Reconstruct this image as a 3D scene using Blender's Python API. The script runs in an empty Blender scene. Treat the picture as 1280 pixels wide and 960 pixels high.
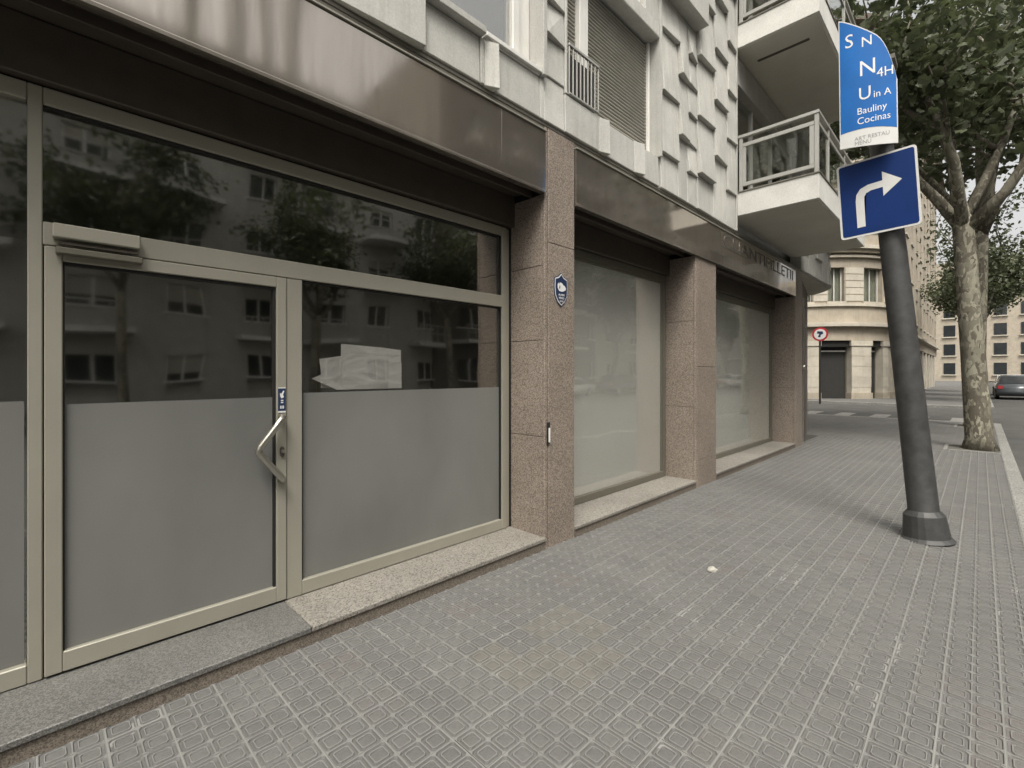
import bpy, bmesh, math, random
from mathutils import Vector, Matrix, noise
random.seed(7)
R = math.radians
sc = bpy.context.scene
col = sc.collection

# ------------------------------------------------------------------ camera, sky, sun, exposure
cam_d = bpy.data.cameras.new('camera')
cam = bpy.data.objects.new('camera', cam_d); col.objects.link(cam)
cam.location = (0.0, -2.63, 1.5)
cam.rotation_euler = (R(90), 0, R(44.8 - 90))
cam_d.sensor_fit = 'HORIZONTAL'; cam_d.sensor_width = 36.0
cam_d.lens = 590.0 / 1280.0 * 36.0
cam_d.shift_y = -14.0 / 1280.0
cam_d.clip_start = 0.05; cam_d.clip_end = 2000
sc.camera = cam

SUN_EL, SUN_AZ = 60.0, 222.0          # azimuth measured counter-clockwise from +X towards +Y
world = bpy.data.worlds.new('World'); sc.world = world; world.use_nodes = True
wn, wl = world.node_tree.nodes, world.node_tree.links
bg = wn['Background']
sky_n = wn.new('ShaderNodeTexSky'); sky_n.sky_type = 'NISHITA'; sky_n.sun_disc = False
sky_n.sun_elevation = R(SUN_EL); sky_n.sun_rotation = R(90 - SUN_AZ)
sky_n.dust_density = 6.0; sky_n.air_density = 1.0; sky_n.ozone_density = 1.0
hs = wn.new('ShaderNodeHueSaturation'); hs.inputs['Saturation'].default_value = 0.16
tint = wn.new('ShaderNodeMix'); tint.data_type = 'RGBA'; tint.blend_type = 'MULTIPLY'
tint.inputs['Factor'].default_value = 1.0
tint.inputs[7].default_value = (1.0, 0.975, 0.93, 1)
wl.new(sky_n.outputs[0], hs.inputs['Color']); wl.new(hs.outputs[0], tint.inputs[6])
wl.new(tint.outputs[2], bg.inputs['Color'])
bg.inputs['Strength'].default_value = 0.14

sun_d = bpy.data.lights.new('sun', 'SUN'); sun = bpy.data.objects.new('sun', sun_d); col.objects.link(sun)
sun_d.energy = 1.35; sun_d.angle = R(20); sun_d.color = (1.0, 0.955, 0.86)
sd = Vector((math.cos(R(SUN_AZ)) * math.cos(R(SUN_EL)), math.sin(R(SUN_AZ)) * math.cos(R(SUN_EL)), math.sin(R(SUN_EL))))
sun.rotation_euler = (-sd).to_track_quat('-Z', 'Y').to_euler(); sun.location = (0, -8, 25)

vs = sc.view_settings
vs.view_transform = 'Standard'; vs.look = 'None'; vs.gamma = 1.0; vs.use_curve_mapping = False
vs.exposure = 0.86
sc.cycles.max_bounces = 7; sc.cycles.diffuse_bounces = 3; sc.cycles.glossy_bounces = 3; sc.cycles.transparent_max_bounces = 16
sc.cycles.caustics_reflective = False; sc.cycles.caustics_refractive = False

# ------------------------------------------------------------------ material helpers
def mat(name):
    m = bpy.data.materials.new(name); m.use_nodes = True
    nt = m.node_tree
    return m, nt, nt.nodes['Principled BSDF'], nt.nodes['Material Output']

def ramp(nt, stops):
    n = nt.nodes.new('ShaderNodeValToRGB')
    el = n.color_ramp.elements
    while len(el) < len(stops): el.new(0.5)
    for e, (p, c) in zip(el, stops):
        e.position = p; e.color = (*c, 1)
    return n

def coords(nt, scale=(1, 1, 1), kind='world'):
    if kind == 'world':
        g = nt.nodes.new('ShaderNodeNewGeometry'); out = g.outputs['Position']
    else:
        g = nt.nodes.new('ShaderNodeTexCoord'); out = g.outputs['Object']
    mp = nt.nodes.new('ShaderNodeMapping'); mp.inputs['Scale'].default_value = scale
    nt.links.new(out, mp.inputs['Vector'])
    return mp.outputs[0]

def tex_noise(nt, vec, scale, detail=5, rough=0.6):
    n = nt.nodes.new('ShaderNodeTexNoise'); n.inputs['Scale'].default_value = scale
    n.inputs['Detail'].default_value = detail; n.inputs['Roughness'].default_value = rough
    nt.links.new(vec, n.inputs['Vector']); return n.outputs['Fac']

def mixc(nt, fac, a, b, mode='MIX'):
    n = nt.nodes.new('ShaderNodeMix'); n.data_type = 'RGBA'; n.blend_type = mode
    L = nt.links
    for sock, val in ((n.inputs[0], fac), (n.inputs[6], a), (n.inputs[7], b)):
        if isinstance(val, bpy.types.NodeSocket): L.new(val, sock)
        elif isinstance(val, (int, float)): sock.default_value = val
        else: sock.default_value = (*val, 1)
    return n.outputs[2]

def bump(nt, bsdf, h, strength=0.2, dist=0.01):
    b = nt.nodes.new('ShaderNodeBump'); b.inputs['Strength'].default_value = strength
    b.inputs['Distance'].default_value = dist
    nt.links.new(h, b.inputs['Height']); nt.links.new(b.outputs[0], bsdf.inputs['Normal'])

def plain(name, c, rough=0.5, metal=0.0, var=0.12, scale=6.0, bmp=0.0, bscale=60, spec=0.5):
    """Base colour with a little uneven wear."""
    m, nt, p, _ = mat(name)
    f = tex_noise(nt, coords(nt), scale, 6)
    r = ramp(nt, [(0.3, tuple(x * (1 - var) for x in c)), (0.7, tuple(min(1, x * (1 + var)) for x in c))])
    nt.links.new(f, r.inputs[0]); nt.links.new(r.outputs[0], p.inputs['Base Color'])
    p.inputs['Roughness'].default_value = rough; p.inputs['Metallic'].default_value = metal
    p.inputs['Specular IOR Level'].default_value = spec
    if bmp: bump(nt, p, tex_noise(nt, coords(nt), bscale, 4), bmp, 0.003)
    return m

def concrete(name, c, streak=0.35):
    m, nt, p, _ = mat(name)
    a = tex_noise(nt, coords(nt), 1.7, 8, 0.65)
    r1 = ramp(nt, [(0.28, tuple(x * 0.80 for x in c)), (0.72, tuple(x * 1.10 for x in c))]); nt.links.new(a, r1.inputs[0])
    s = tex_noise(nt, coords(nt, (9, 9, 0.45)), 1.6, 6, 0.7)            # rain streaks
    r2 = ramp(nt, [(0.50, (1, 1, 1)), (0.78, (0.62, 0.61, 0.56))]); nt.links.new(s, r2.inputs[0])
    c1 = mixc(nt, streak, r1.outputs[0], r2.outputs[0], 'MULTIPLY')
    g = tex_noise(nt, coords(nt), 75, 5, 0.75)
    r3 = ramp(nt, [(0.30, (0.78, 0.78, 0.78)), (0.62, (1.06, 1.06, 1.06))]); nt.links.new(g, r3.inputs[0])
    c2 = mixc(nt, 0.8, c1, r3.outputs[0], 'MULTIPLY')
    oi = nt.nodes.new('ShaderNodeObjectInfo')
    r4 = ramp(nt, [(0, (0.90, 0.90, 0.90)), (1, (1.06, 1.06, 1.05))]); nt.links.new(oi.outputs['Random'], r4.inputs[0])
    c3 = mixc(nt, 1.0, c2, r4.outputs[0], 'MULTIPLY')
    nt.links.new(c3, p.inputs['Base Color']); p.inputs['Roughness'].default_value = 0.85
    bump(nt, p, g, 0.35, 0.004)
    return m

def granite(name, dark, mid, light, sc1=95, rough=0.45, pos=(0.33, 0.5, 0.66)):
    m, nt, p, _ = mat(name)
    v = nt.nodes.new('ShaderNodeTexVoronoi'); v.inputs['Scale'].default_value = sc1
    nt.links.new(coords(nt), v.inputs['Vector'])
    sep = nt.nodes.new('ShaderNodeSeparateColor'); nt.links.new(v.outputs['Color'], sep.inputs[0])
    n = tex_noise(nt, coords(nt), sc1 * 0.6, 6, 0.8)
    mx = nt.nodes.new('ShaderNodeMix'); mx.inputs[0].default_value = 0.5
    nt.links.new(sep.outputs[0], mx.inputs[2]); nt.links.new(n, mx.inputs[3])
    r = ramp(nt, [(pos[0], dark), (pos[1], mid), (pos[2], light)]); nt.links.new(mx.outputs[0], r.inputs[0])
    big = tex_noise(nt, coords(nt), 2.2, 5)
    rb = ramp(nt, [(0.3, (0.84, 0.84, 0.84)), (0.7, (1.08, 1.08, 1.08))]); nt.links.new(big, rb.inputs[0])
    nt.links.new(mixc(nt, 1.0, r.outputs[0], rb.outputs[0], 'MULTIPLY'), p.inputs['Base Color'])
    p.inputs['Roughness'].default_value = rough
    bump(nt, p, n, 0.12, 0.002)
    return m

def glass(name, tintc=(0.55, 0.57, 0.53), boost=1.9, wob=0.006):
    m, nt, p, out = mat(name)
    nt.nodes.remove(p)
    tr = nt.nodes.new('ShaderNodeBsdfTransparent'); tr.inputs[0].default_value = (*tintc, 1)
    gl = nt.nodes.new('ShaderNodeBsdfGlossy'); gl.inputs['Roughness'].default_value = 0.035
    gl.inputs['Color'].default_value = (0.95, 0.95, 0.92, 1)
    b = nt.nodes.new('ShaderNodeBump'); b.inputs['Strength'].default_value = 1.0; b.inputs['Distance'].default_value = wob
    nt.links.new(tex_noise(nt, coords(nt), 1.1, 1), b.inputs['Height']); nt.links.new(b.outputs[0], gl.inputs['Normal'])
    fr = nt.nodes.new('ShaderNodeLayerWeight'); fr.inputs[0].default_value = 0.5      # facing term, the same from both sides
    pw = nt.nodes.new('ShaderNodeMath'); pw.operation = 'POWER'; pw.inputs[1].default_value = 5.0
    nt.links.new(fr.outputs['Facing'], pw.inputs[0])
    mu = nt.nodes.new('ShaderNodeMath'); mu.operation = 'MULTIPLY_ADD'; mu.use_clamp = True
    mu.inputs[1].default_value = 0.9; mu.inputs[2].default_value = 0.042 * boost
    nt.links.new(pw.outputs[0], mu.inputs[0])
    ms = nt.nodes.new('ShaderNodeMixShader')
    nt.links.new(mu.outputs[0], ms.inputs[0]); nt.links.new(tr.outputs[0], ms.inputs[1]); nt.links.new(gl.outputs[0], ms.inputs[2])
    nt.links.new(ms.outputs[0], out.inputs[0])
    return m

def tile_material(name, lines=False):
    """Grey hydraulic cement paving; tone changes from tile to tile on the 20 cm grid, with stains."""
    m, nt, p, _ = mat(name)
    L = nt.links
    g = nt.nodes.new('ShaderNodeNewGeometry')
    ad = nt.nodes.new('ShaderNodeVectorMath'); ad.operation = 'MULTIPLY_ADD'
    ad.inputs[1].default_value = (5, 5, 0); ad.inputs[2].default_value = (100.0, 100.0, 0)
    L.new(g.outputs['Position'], ad.inputs[0])
    fl = nt.nodes.new('ShaderNodeVectorMath'); fl.operation = 'FLOOR'; L.new(ad.outputs[0], fl.inputs[0])
    wnz = nt.nodes.new('ShaderNodeTexWhiteNoise'); L.new(fl.outputs[0], wnz.inputs['Vector'])
    r = ramp(nt, [(0.0, (0.118, 0.117, 0.113)), (0.45, (0.127, 0.126, 0.121)), (0.86, (0.135, 0.134, 0.128)), (0.97, (0.132, 0.125, 0.119)), (1.0, (0.131, 0.122, 0.117))])
    L.new(wnz.outputs['Value'], r.inputs[0])
    a = tex_noise(nt, coords(nt), 0.9, 7, 0.65)
    ra = ramp(nt, [(0.3, (0.90, 0.90, 0.90)), (0.7, (1.09, 1.09, 1.08))]); L.new(a, ra.inputs[0])
    c = mixc(nt, 1.0, r.outputs[0], ra.outputs[0], 'MULTIPLY')
    f = tex_noise(nt, coords(nt), 130, 5, 0.8)
    rf = ramp(nt, [(0.3, (0.74, 0.74, 0.74)), (0.65, (1.12, 1.12, 1.12))]); L.new(f, rf.inputs[0])
    c = mixc(nt, 0.9, c, rf.outputs[0], 'MULTIPLY')
    s = tex_noise(nt, coords(nt), 3.1, 3, 0.5)                        # darker spots of dirt
    rs = ramp(nt, [(0.66, (1, 1, 1)), (0.76, (0.88, 0.87, 0.85))]); L.new(s, rs.inputs[0])
    c = mixc(nt, 1.0, c, rs.outputs[0], 'MULTIPLY')
    vg = nt.nodes.new('ShaderNodeTexVoronoi'); vg.inputs['Scale'].default_value = 1.7                # trodden gum and drips
    L.new(coords(nt), vg.inputs['Vector'])
    rg = ramp(nt, [(0.022, (0.66, 0.65, 0.64)), (0.034, (1, 1, 1))]); L.new(vg.outputs['Distance'], rg.inputs[0])
    c = mixc(nt, 0.8, c, rg.outputs[0], 'MULTIPLY')
    if lines:
        br = nt.nodes.new('ShaderNodeTexBrick'); br.offset = 0.0
        br.inputs['Scale'].default_value = 1.0; br.inputs['Brick Width'].default_value = 0.2; br.inputs['Row Height'].default_value = 0.2
        br.inputs['Mortar Size'].default_value = 0.005
        br.inputs['Color1'].default_value = br.inputs['Color2'].default_value = (1, 1, 1, 1); br.inputs['Mortar'].default_value = (1.25, 1.25, 1.22, 1)
        L.new(coords(nt), br.inputs['Vector'])
        c = mixc(nt, 1.0, c, br.outputs['Color'], 'MULTIPLY')
    L.new(c, p.inputs['Base Color']); p.inputs['Roughness'].default_value = 0.78
    bump(nt, p, f, 0.3, 0.002)
    return m

def leaf_material(name, c1, c2):
    m, nt, p, out = mat(name)
    oi = tex_noise(nt, coords(nt), 2.3, 3)
    r = ramp(nt, [(0.35, c1), (0.65, c2)]); nt.links.new(oi, r.inputs[0])
    nt.links.new(r.outputs[0], p.inputs['Base Color']); p.inputs['Roughness'].default_value = 0.55
    tl = nt.nodes.new('ShaderNodeBsdfTranslucent'); nt.links.new(r.outputs[0], tl.inputs[0])
    ms = nt.nodes.new('ShaderNodeMixShader'); ms.inputs[0].default_value = 0.35
    nt.links.new(p.outputs[0], ms.inputs[1]); nt.links.new(tl.outputs[0], ms.inputs[2]); nt.links.new(ms.outputs[0], out.inputs[0])
    return m

M = {}
M['panel'] = concrete('pale_concrete', (0.58, 0.574, 0.535), 0.6)
M['panel_smooth'] = concrete('smooth_concrete', (0.545, 0.54, 0.505), 0.35)
M['balcony'] = concrete('white_painted_concrete', (0.74, 0.73, 0.69), 0.12)
M['soffit'] = plain('balcony_soffit', (0.58, 0.555, 0.49), 0.9, 0, 0.08, 1.5)
M['granite'] = granite('brown_granite', (0.150, 0.122, 0.099), (0.255, 0.209, 0.172), (0.36, 0.305, 0.257), 150, 0.5)
M['sill'] = granite('pale_granite', (0.095, 0.088, 0.076), (0.215, 0.20, 0.176), (0.30, 0.282, 0.25), 125, 0.55, (0.24, 0.42, 0.66))
M['sill_grey'] = granite('grey_granite', (0.085, 0.083, 0.078), (0.135, 0.132, 0.124), (0.19, 0.187, 0.176), 190, 0.5)
M['riser'] = granite('weathered_granite', (0.10, 0.084, 0.068), (0.17, 0.143, 0.115), (0.235, 0.20, 0.163), 210, 0.7)
def bronze():
    m, nt, p, _ = mat('bronze_sheet_metal')
    a = tex_noise(nt, coords(nt, (1.2, 1, 0.5)), 1.3, 6, 0.6)
    r = ramp(nt, [(0.3, (0.39, 0.355, 0.315)), (0.7, (0.46, 0.42, 0.372))]); nt.links.new(a, r.inputs[0])
    s = tex_noise(nt, coords(nt, (7, 7, 0.5)), 1.5, 5, 0.7)
    r2 = ramp(nt, [(0.45, (1, 1, 1)), (0.8, (0.75, 0.74, 0.72))]); nt.links.new(s, r2.inputs[0])
    nt.links.new(mixc(nt, 0.6, r.outputs[0], r2.outputs[0], 'MULTIPLY'), p.inputs['Base Color'])
    p.inputs['Metallic'].default_value = 0.85; p.inputs['Roughness'].default_value = 0.16
    rr = ramp(nt, [(0.3, (0.05,) * 3), (0.75, (0.13,) * 3)]); nt.links.new(s, rr.inputs[0]); nt.links.new(rr.outputs[0], p.inputs['Roughness'])
    bump(nt, p, tex_noise(nt, coords(nt, (1, 1, 0.6)), 1.6, 1), 1.0, 0.004)
    return m
M['bronze'] = bronze()
M['bronze_dark'] = plain('dark_bronze', (0.085, 0.072, 0.060), 0.45, 0.2)
M['trim'] = plain('grey_trim', (0.17, 0.16, 0.135), 0.5, 0.1)
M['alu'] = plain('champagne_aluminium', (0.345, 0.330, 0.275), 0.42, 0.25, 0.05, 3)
M['alu_dark'] = plain('dark_brown_aluminium', (0.16, 0.15, 0.12), 0.4, 0.3, 0.06, 3)  # dark brown metal of the display frames and small fittings
M['gasket'] = plain('black_rubber', (0.012, 0.012, 0.011), 0.6)
M['steel'] = plain('brushed_steel', (0.46, 0.44, 0.39), 0.28, 0.9, 0.05, 20)
M['white_frame'] = plain('white_lacquer', (0.74, 0.73, 0.69), 0.4, 0, 0.05)
M['glass'] = glass('shop_glass', (0.95, 0.95, 0.94), 5.8, 0.008)
M['glass_clear'] = glass('clear_glass', (0.80, 0.82, 0.79), 1.6, 0.003)
M['glass_film'] = glass('front_glass', (0.97, 0.97, 0.96), 4.2)
def smeared_film(name, c):
    m, nt, p, _ = mat(name)
    a = tex_noise(nt, coords(nt, (1, 1, 0.55)), 1.3, 4, 0.5)
    r = ramp(nt, [(0.3, tuple(x * 0.84 for x in c)), (0.7, tuple(x * 1.14 for x in c))]); nt.links.new(a, r.inputs[0])
    b = tex_noise(nt, coords(nt, (2.0, 1, 1.2)), 1.6, 5, 0.6)
    r2 = ramp(nt, [(0.40, (0.99, 0.99, 0.99)), (0.80, (1.025, 1.025, 1.02))]); nt.links.new(b, r2.inputs[0])
    nt.links.new(mixc(nt, 1.0, r.outputs[0], r2.outputs[0], 'MULTIPLY'), p.inputs['Base Color'])
    rr = ramp(nt, [(0.3, (0.15,) * 3), (0.7, (0.24,) * 3)]); nt.links.new(b, rr.inputs[0]); nt.links.new(rr.outputs[0], p.inputs['Roughness'])
    return m
M['film_grey'] = smeared_film('grey_frosted_film', (0.172, 0.173, 0.162))
M['film_pale'] = plain('pale_frosted_film', (0.74, 0.738, 0.70), 0.75, 0, 0.05, 0.8)
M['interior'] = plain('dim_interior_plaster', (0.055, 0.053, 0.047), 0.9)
M['paper'] = plain('white_paper', (0.88, 0.875, 0.85), 0.8, 0, 0.04, 9)
M['navy'] = plain('navy_enamel', (0.020, 0.035, 0.085), 0.35)
M['white_print'] = plain('white_print', (0.75, 0.75, 0.73), 0.5, 0, 0.03)
M['grey_print'] = plain('grey_print', (0.28, 0.28, 0.28), 0.5)
M['sign_blue'] = plain('traffic_blue', (0.003, 0.026, 0.135), 0.55, 0, 0.12, 5, spec=0.2)
M['banner_blue'] = plain('poster_blue', (0.004, 0.125, 0.43), 0.5, 0, 0.12, 3, spec=0.25)
M['sign_white'] = plain('sign_white', (0.66, 0.66, 0.64), 0.4, 0, 0.05)
M['sign_red'] = plain('sign_red', (0.42, 0.03, 0.04), 0.45)
M['pole'] = plain('dark_grey_paint', (0.055, 0.055, 0.054), 0.55, 0.1, 0.32, 9, 0.25, 40)
M['iron'] = plain('black_iron', (0.03, 0.03, 0.028), 0.5, 0.3)
M['railing'] = plain('grey_railing', (0.42, 0.415, 0.385), 0.45, 0.3, 0.06)
M['shutter'] = plain('grey_shutter', (0.40, 0.385, 0.335), 0.55, 0.1, 0.08)
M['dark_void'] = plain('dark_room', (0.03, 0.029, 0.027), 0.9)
M['curtain'] = plain('pale_curtain', (0.55, 0.53, 0.48), 0.9, 0, 0.08, 4)
M['tile'] = tile_material('grey_paving_tile')
M['tile_dust'] = plain('worn_tile_ridge', (0.183, 0.183, 0.173), 0.85, 0, 0.09, 3)
M['tile_far'] = tile_material('grey_paving', True)
M['tile_ochre'] = plain('ochre_paving_tile', (0.137, 0.130, 0.115), 0.8, 0, 0.10, 9, 0.3, 130)
M['mortar'] = plain('pale_mortar', (0.235, 0.234, 0.221), 0.95, 0, 0.12, 3, 0.3, 90)
M['asphalt'] = plain('asphalt', (0.075, 0.074, 0.070), 0.9, 0, 0.2, 1.2, 0.5, 90)
M['road_paint'] = plain('worn_road_paint', (0.24, 0.235, 0.22), 0.8, 0, 0.2, 6)
M['kerb'] = granite('kerb_granite', (0.12, 0.12, 0.11), (0.24, 0.235, 0.22), (0.34, 0.335, 0.31), 120, 0.7)
M['earth'] = plain('ground', (0.10, 0.095, 0.085), 0.95, 0, 0.2, 1)
M['stone'] = concrete('beige_stone', (0.46, 0.405, 0.325), 0.5)
M['stone_light'] = concrete('pale_stone', (0.58, 0.535, 0.45), 0.35)
M['eave'] = plain('brown_eave', (0.12, 0.095, 0.075), 0.8)
def bark():
    m, nt, p, _ = mat('plane_bark')
    v = nt.nodes.new('ShaderNodeTexVoronoi'); v.inputs['Scale'].default_value = 7.0
    nz = nt.nodes.new('ShaderNodeVectorMath'); nz.operation = 'ADD'
    w = nt.nodes.new('ShaderNodeTexNoise'); w.inputs['Scale'].default_value = 6.0; nt.links.new(coords(nt, (1, 1, 0.5)), w.inputs['Vector'])
    nt.links.new(coords(nt, (1, 1, 0.45)), nz.inputs[0]); nt.links.new(w.outputs['Color'], nz.inputs[1]); nt.links.new(nz.outputs[0], v.inputs['Vector'])
    sp = nt.nodes.new('ShaderNodeSeparateColor'); nt.links.new(v.outputs['Color'], sp.inputs[0])
    r = ramp(nt, [(0.15, (0.10, 0.088, 0.066)), (0.45, (0.155, 0.142, 0.108)), (0.7, (0.20, 0.19, 0.145)), (0.92, (0.30, 0.285, 0.22))]); nt.links.new(sp.outputs[0], r.inputs[0])
    nt.links.new(r.outputs[0], p.inputs['Base Color']); p.inputs['Roughness'].default_value = 0.9
    bump(nt, p, tex_noise(nt, coords(nt), 25, 5), 0.5, 0.01)
    return m
M['bark'] = bark()
M['leaf'] = leaf_material('plane_leaf', (0.048, 0.062, 0.030), (0.105, 0.122, 0.060))
M['opp_wall'] = concrete('grey_render', (0.48, 0.47, 0.43), 0.4)
M['opp_wall2'] = concrete('brown_brick_render', (0.15, 0.135, 0.115), 0.4)
M['flower'] = leaf_material('balcony_plant', (0.05, 0.08, 0.025), (0.11, 0.14, 0.05))
M['van_white'] = plain('white_car_paint', (0.68, 0.68, 0.66), 0.3, 0, 0.04)
M['tyre'] = plain('tyre_rubber', (0.02, 0.02, 0.02), 0.8)
M['blue_dusk'] = plain('dark_window', (0.03, 0.034, 0.036), 0.12, 0, 0.2, 1)

# ------------------------------------------------------------------ mesh helpers
def link(name, me, m, parent=None, loc=(0, 0, 0)):
    o = bpy.data.objects.new(name, me); col.objects.link(o)
    o.location = loc
    if m is not None and len(me.materials) == 0: me.materials.append(m)
    if parent is not None: o.parent = parent
    return o

def tag(o, label=None, cat=None, group=None, kind=None):
    if label: o['label'] = label
    if cat: o['category'] = cat
    if group: o['group'] = group
    if kind: o['kind'] = kind
    return o

def empty(name, loc=(0, 0, 0), label=None, cat=None, group=None):
    o = bpy.data.objects.new(name, None); col.objects.link(o); o.location = loc
    o.empty_display_size = 0.2
    return tag(o, label, cat, group)

def wpos(o):
    v = Vector((0, 0, 0))
    while o is not None:
        v += o.location; o = o.parent
    return v

def from_bm(name, bm, m, parent=None, smooth=False, center=True):
    """bm is in world coordinates (of an unrotated family); origin moves to the bounding-box centre."""
    c = Vector((0, 0, 0))
    if center and bm.verts:
        xs = [v.co for v in bm.verts]
        c = Vector([(min(q[i] for q in xs) + max(q[i] for q in xs)) / 2 for i in range(3)])
        bmesh.ops.translate(bm, verts=bm.verts, vec=-c)
    bmesh.ops.recalc_face_normals(bm, faces=bm.faces)
    me = bpy.data.meshes.new(name); bm.to_mesh(me); bm.free()
    if smooth:
        for p in me.polygons: p.use_smooth = True
    o = link(name, me, m, parent)
    o.location = c - (wpos(parent) if parent is not None else Vector((0, 0, 0)))
    return o

def add_box(bm, x0, x1, y0, y1, z0, z1):
    vs_ = [bm.verts.new((x, y, z)) for x in (x0, x1) for y in (y0, y1) for z in (z0, z1)]
    for f in ((0, 1, 3, 2), (4, 6, 7, 5), (0, 4, 5, 1), (2, 3, 7, 6), (0, 2, 6, 4), (1, 5, 7, 3)):
        bm.faces.new([vs_[i] for i in f])
    return vs_

def boxes(name, lst, m, parent=None, bev=0.003):
    bm = bmesh.new()
    for b in lst: add_box(bm, *b)
    if bev: bmesh.ops.bevel(bm, geom=list(bm.edges), offset=bev, segments=1, affect='EDGES', clamp_overlap=True)
    return from_bm(name, bm, m, parent)

def box(name, x0, x1, y0, y1, z0, z1, m, parent=None, bev=0.003):
    return boxes(name, [(x0, x1, y0, y1, z0, z1)], m, parent, bev)

def tube(bm, pts, rad, n=10, cap=True):
    rad = rad if isinstance(rad, (list, tuple)) else [rad] * len(pts)
    pts = [Vector(p) for p in pts]; rings = []
    up = Vector((0.13, 0.21, 1)).normalized()
    for i, p in enumerate(pts):
        d = (pts[min(i + 1, len(pts) - 1)] - pts[max(i - 1, 0)]).normalized()
        a = d.cross(up)
        if a.length < 0.05: a = d.cross(Vector((1, 0, 0)))
        a.normalize(); b = d.cross(a)
        rings.append([bm.verts.new(p + (a * math.cos(2 * math.pi * k / n) + b * math.sin(2 * math.pi * k / n)) * rad[i]) for k in range(n)])
    for i in range(len(rings) - 1):
        for k in range(n):
            bm.faces.new((rings[i][k], rings[i][(k + 1) % n], rings[i + 1][(k + 1) % n], rings[i + 1][k]))
    if cap:
        bm.faces.new(rings[0][::-1]); bm.faces.new(rings[-1])

def prism(bm, outline, f):
    """outline: list of 2-D points; f maps (a, b, depth 0/1) to 3-D."""
    lo = [bm.verts.new(f(a, b, 0)) for a, b in outline]; hi = [bm.verts.new(f(a, b, 1)) for a, b in outline]
    n = len(outline)
    bm.faces.new(lo[::-1]); bm.faces.new(hi)
    for i in range(n): bm.faces.new((lo[i], lo[(i + 1) % n], hi[(i + 1) % n], hi[i]))

def text_mesh(body, size, extrude=0.0015, spacing=1.0):
    cu = bpy.data.curves.new('lettering', 'FONT'); cu.body = body; cu.size = size; cu.extrude = extrude
    cu.space_character = spacing; cu.align_x = 'LEFT'; cu.resolution_u = 3
    o = bpy.data.objects.new('lettering', cu); col.objects.link(o)
    bpy.context.view_layer.update()
    me = bpy.data.meshes.new_from_object(o.evaluated_get(bpy.context.evaluated_depsgraph_get()))
    bpy.data.objects.remove(o); bpy.data.curves.remove(cu)
    return me

# ------------------------------------------------------------------ the ground
g = tag(box('ground', -600, 600, -600, 600, -0.5, -0.16, M['earth'], None, 0), kind='structure')
tag(box('road', -120, 160, -17.0, -3.05, -0.30, -0.12, M['asphalt'], None, 0), kind='structure')
tag(box('cross_street_road', 20.0, 29.5, -3.05, 80, -0.30, -0.121, M['asphalt'], None, 0), kind='structure')
tag(box('far_pavement', 29.7, 160, -2.9, 60, -0.30, 0.0, M['tile_far'], None, 0), kind='structure')
tag(box('opposite_pavement', -120, 160, -20.0, -17.0, -0.30, 0.0, M['tile_far'], None, 0), kind='structure')
for i in range(5):
    tag(box('crossing_stripe', 20.8, 23.2, -2.4 + i * 1.1, -1.9 + i * 1.1, -0.1185, -0.116, M['road_paint'], None, 0),
        'worn white crossing stripe, %s counted from the tree-lined kerb' % ('first', 'second', 'third', 'fourth', 'fifth', 'sixth', 'seventh')[i], 'road marking', 'zebra crossing stripes')
pav = tag(box('pavement', -8.0, 19.8, -2.9, 0.09, -0.30, -0.0075, M['mortar'], None, 0), kind='structure')
pavc = tag(box('corner_pavement', 13.2, 19.8, 0.09, 60, -0.30, 0.0, M['tile_far'], None, 0), kind='structure')
tag(box('distant_pavement', 13.2, 19.8, -2.9, 0.09, -0.0074, 0.0, M['tile_far'], None, 0), kind='structure')

# one 20 cm tile: four squares framed by worn ridges, each with a raised ring inside
def tile_bm(bm, ox=0.0, oy=0.0, dz=0.0):
    def rsq(cx, cy, h, z, c):
        return [bm.verts.new((ox + cx + a, oy + cy + b, z + dz)) for a, b in
                ((h - c, -h), (h, -h + c), (h, h - c), (h - c, h), (-h + c, h), (-h, h - c), (-h, -h + c), (-h + c, -h))]
    G = 0.0976
    top = [bm.verts.new((ox + a * G, oy + b * G, dz)) for a, b in ((-1, -1), (1, -1), (1, 1), (-1, 1))]
    low = [bm.verts.new((ox + a * G, oy + b * G, dz - 0.0072)) for a, b in ((-1, -1), (1, -1), (1, 1), (-1, 1))]
    for i in range(4): bm.faces.new((low[i], low[(i + 1) % 4], top[(i + 1) % 4], top[i]))
    prof = [(0.0488, 0.0, 0.010), (0.0462, 0.0, 0.010), (0.0428, -0.0066, 0.010), (0.0350, -0.0066, 0.009), (0.0318, -0.0003, 0.008),
            (0.0280, -0.0003, 0.007), (0.0254, -0.0050, 0.006), (0.0130, -0.0036, 0.003)]
    for cx in (-0.0488, 0.0488):
        for cy in (-0.0488, 0.0488):
            rings = [rsq(cx, cy, *p) for p in prof]
            for (a, b, sx_, sy_) in ((0, 1, 1, -1), (2, 3, 1, 1), (4, 5, -1, 1), (6, 7, -1, -1)):
                cv = bm.verts.new((ox + cx + sx_ * 0.0488, oy + cy + sy_ * 0.0488, dz))
                bm.faces.new((rings[0][a], cv, rings[0][b])).material_index = 1
            for q, (a, b) in enumerate(zip(rings[:-1], rings[1:])):
                for k in range(8): bm.faces.new((a[k], a[(k + 1) % 8], b[(k + 1) % 8], b[k])).material_index = 1 if q in (0, 4) else 0
            bm.faces.new(rings[-1])
bm = bmesh.new(); tile_bm(bm)
tile_me = bpy.data.meshes.new('tile'); bmesh.ops.recalc_face_normals(bm, faces=bm.faces); bm.to_mesh(tile_me); bm.free()
for p in tile_me.polygons:
    if p.normal.z < -0.5: p.flip()
tile_me.materials.append(M['tile']); tile_me.materials.append(M['tile_dust'])
tiles = []
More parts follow.
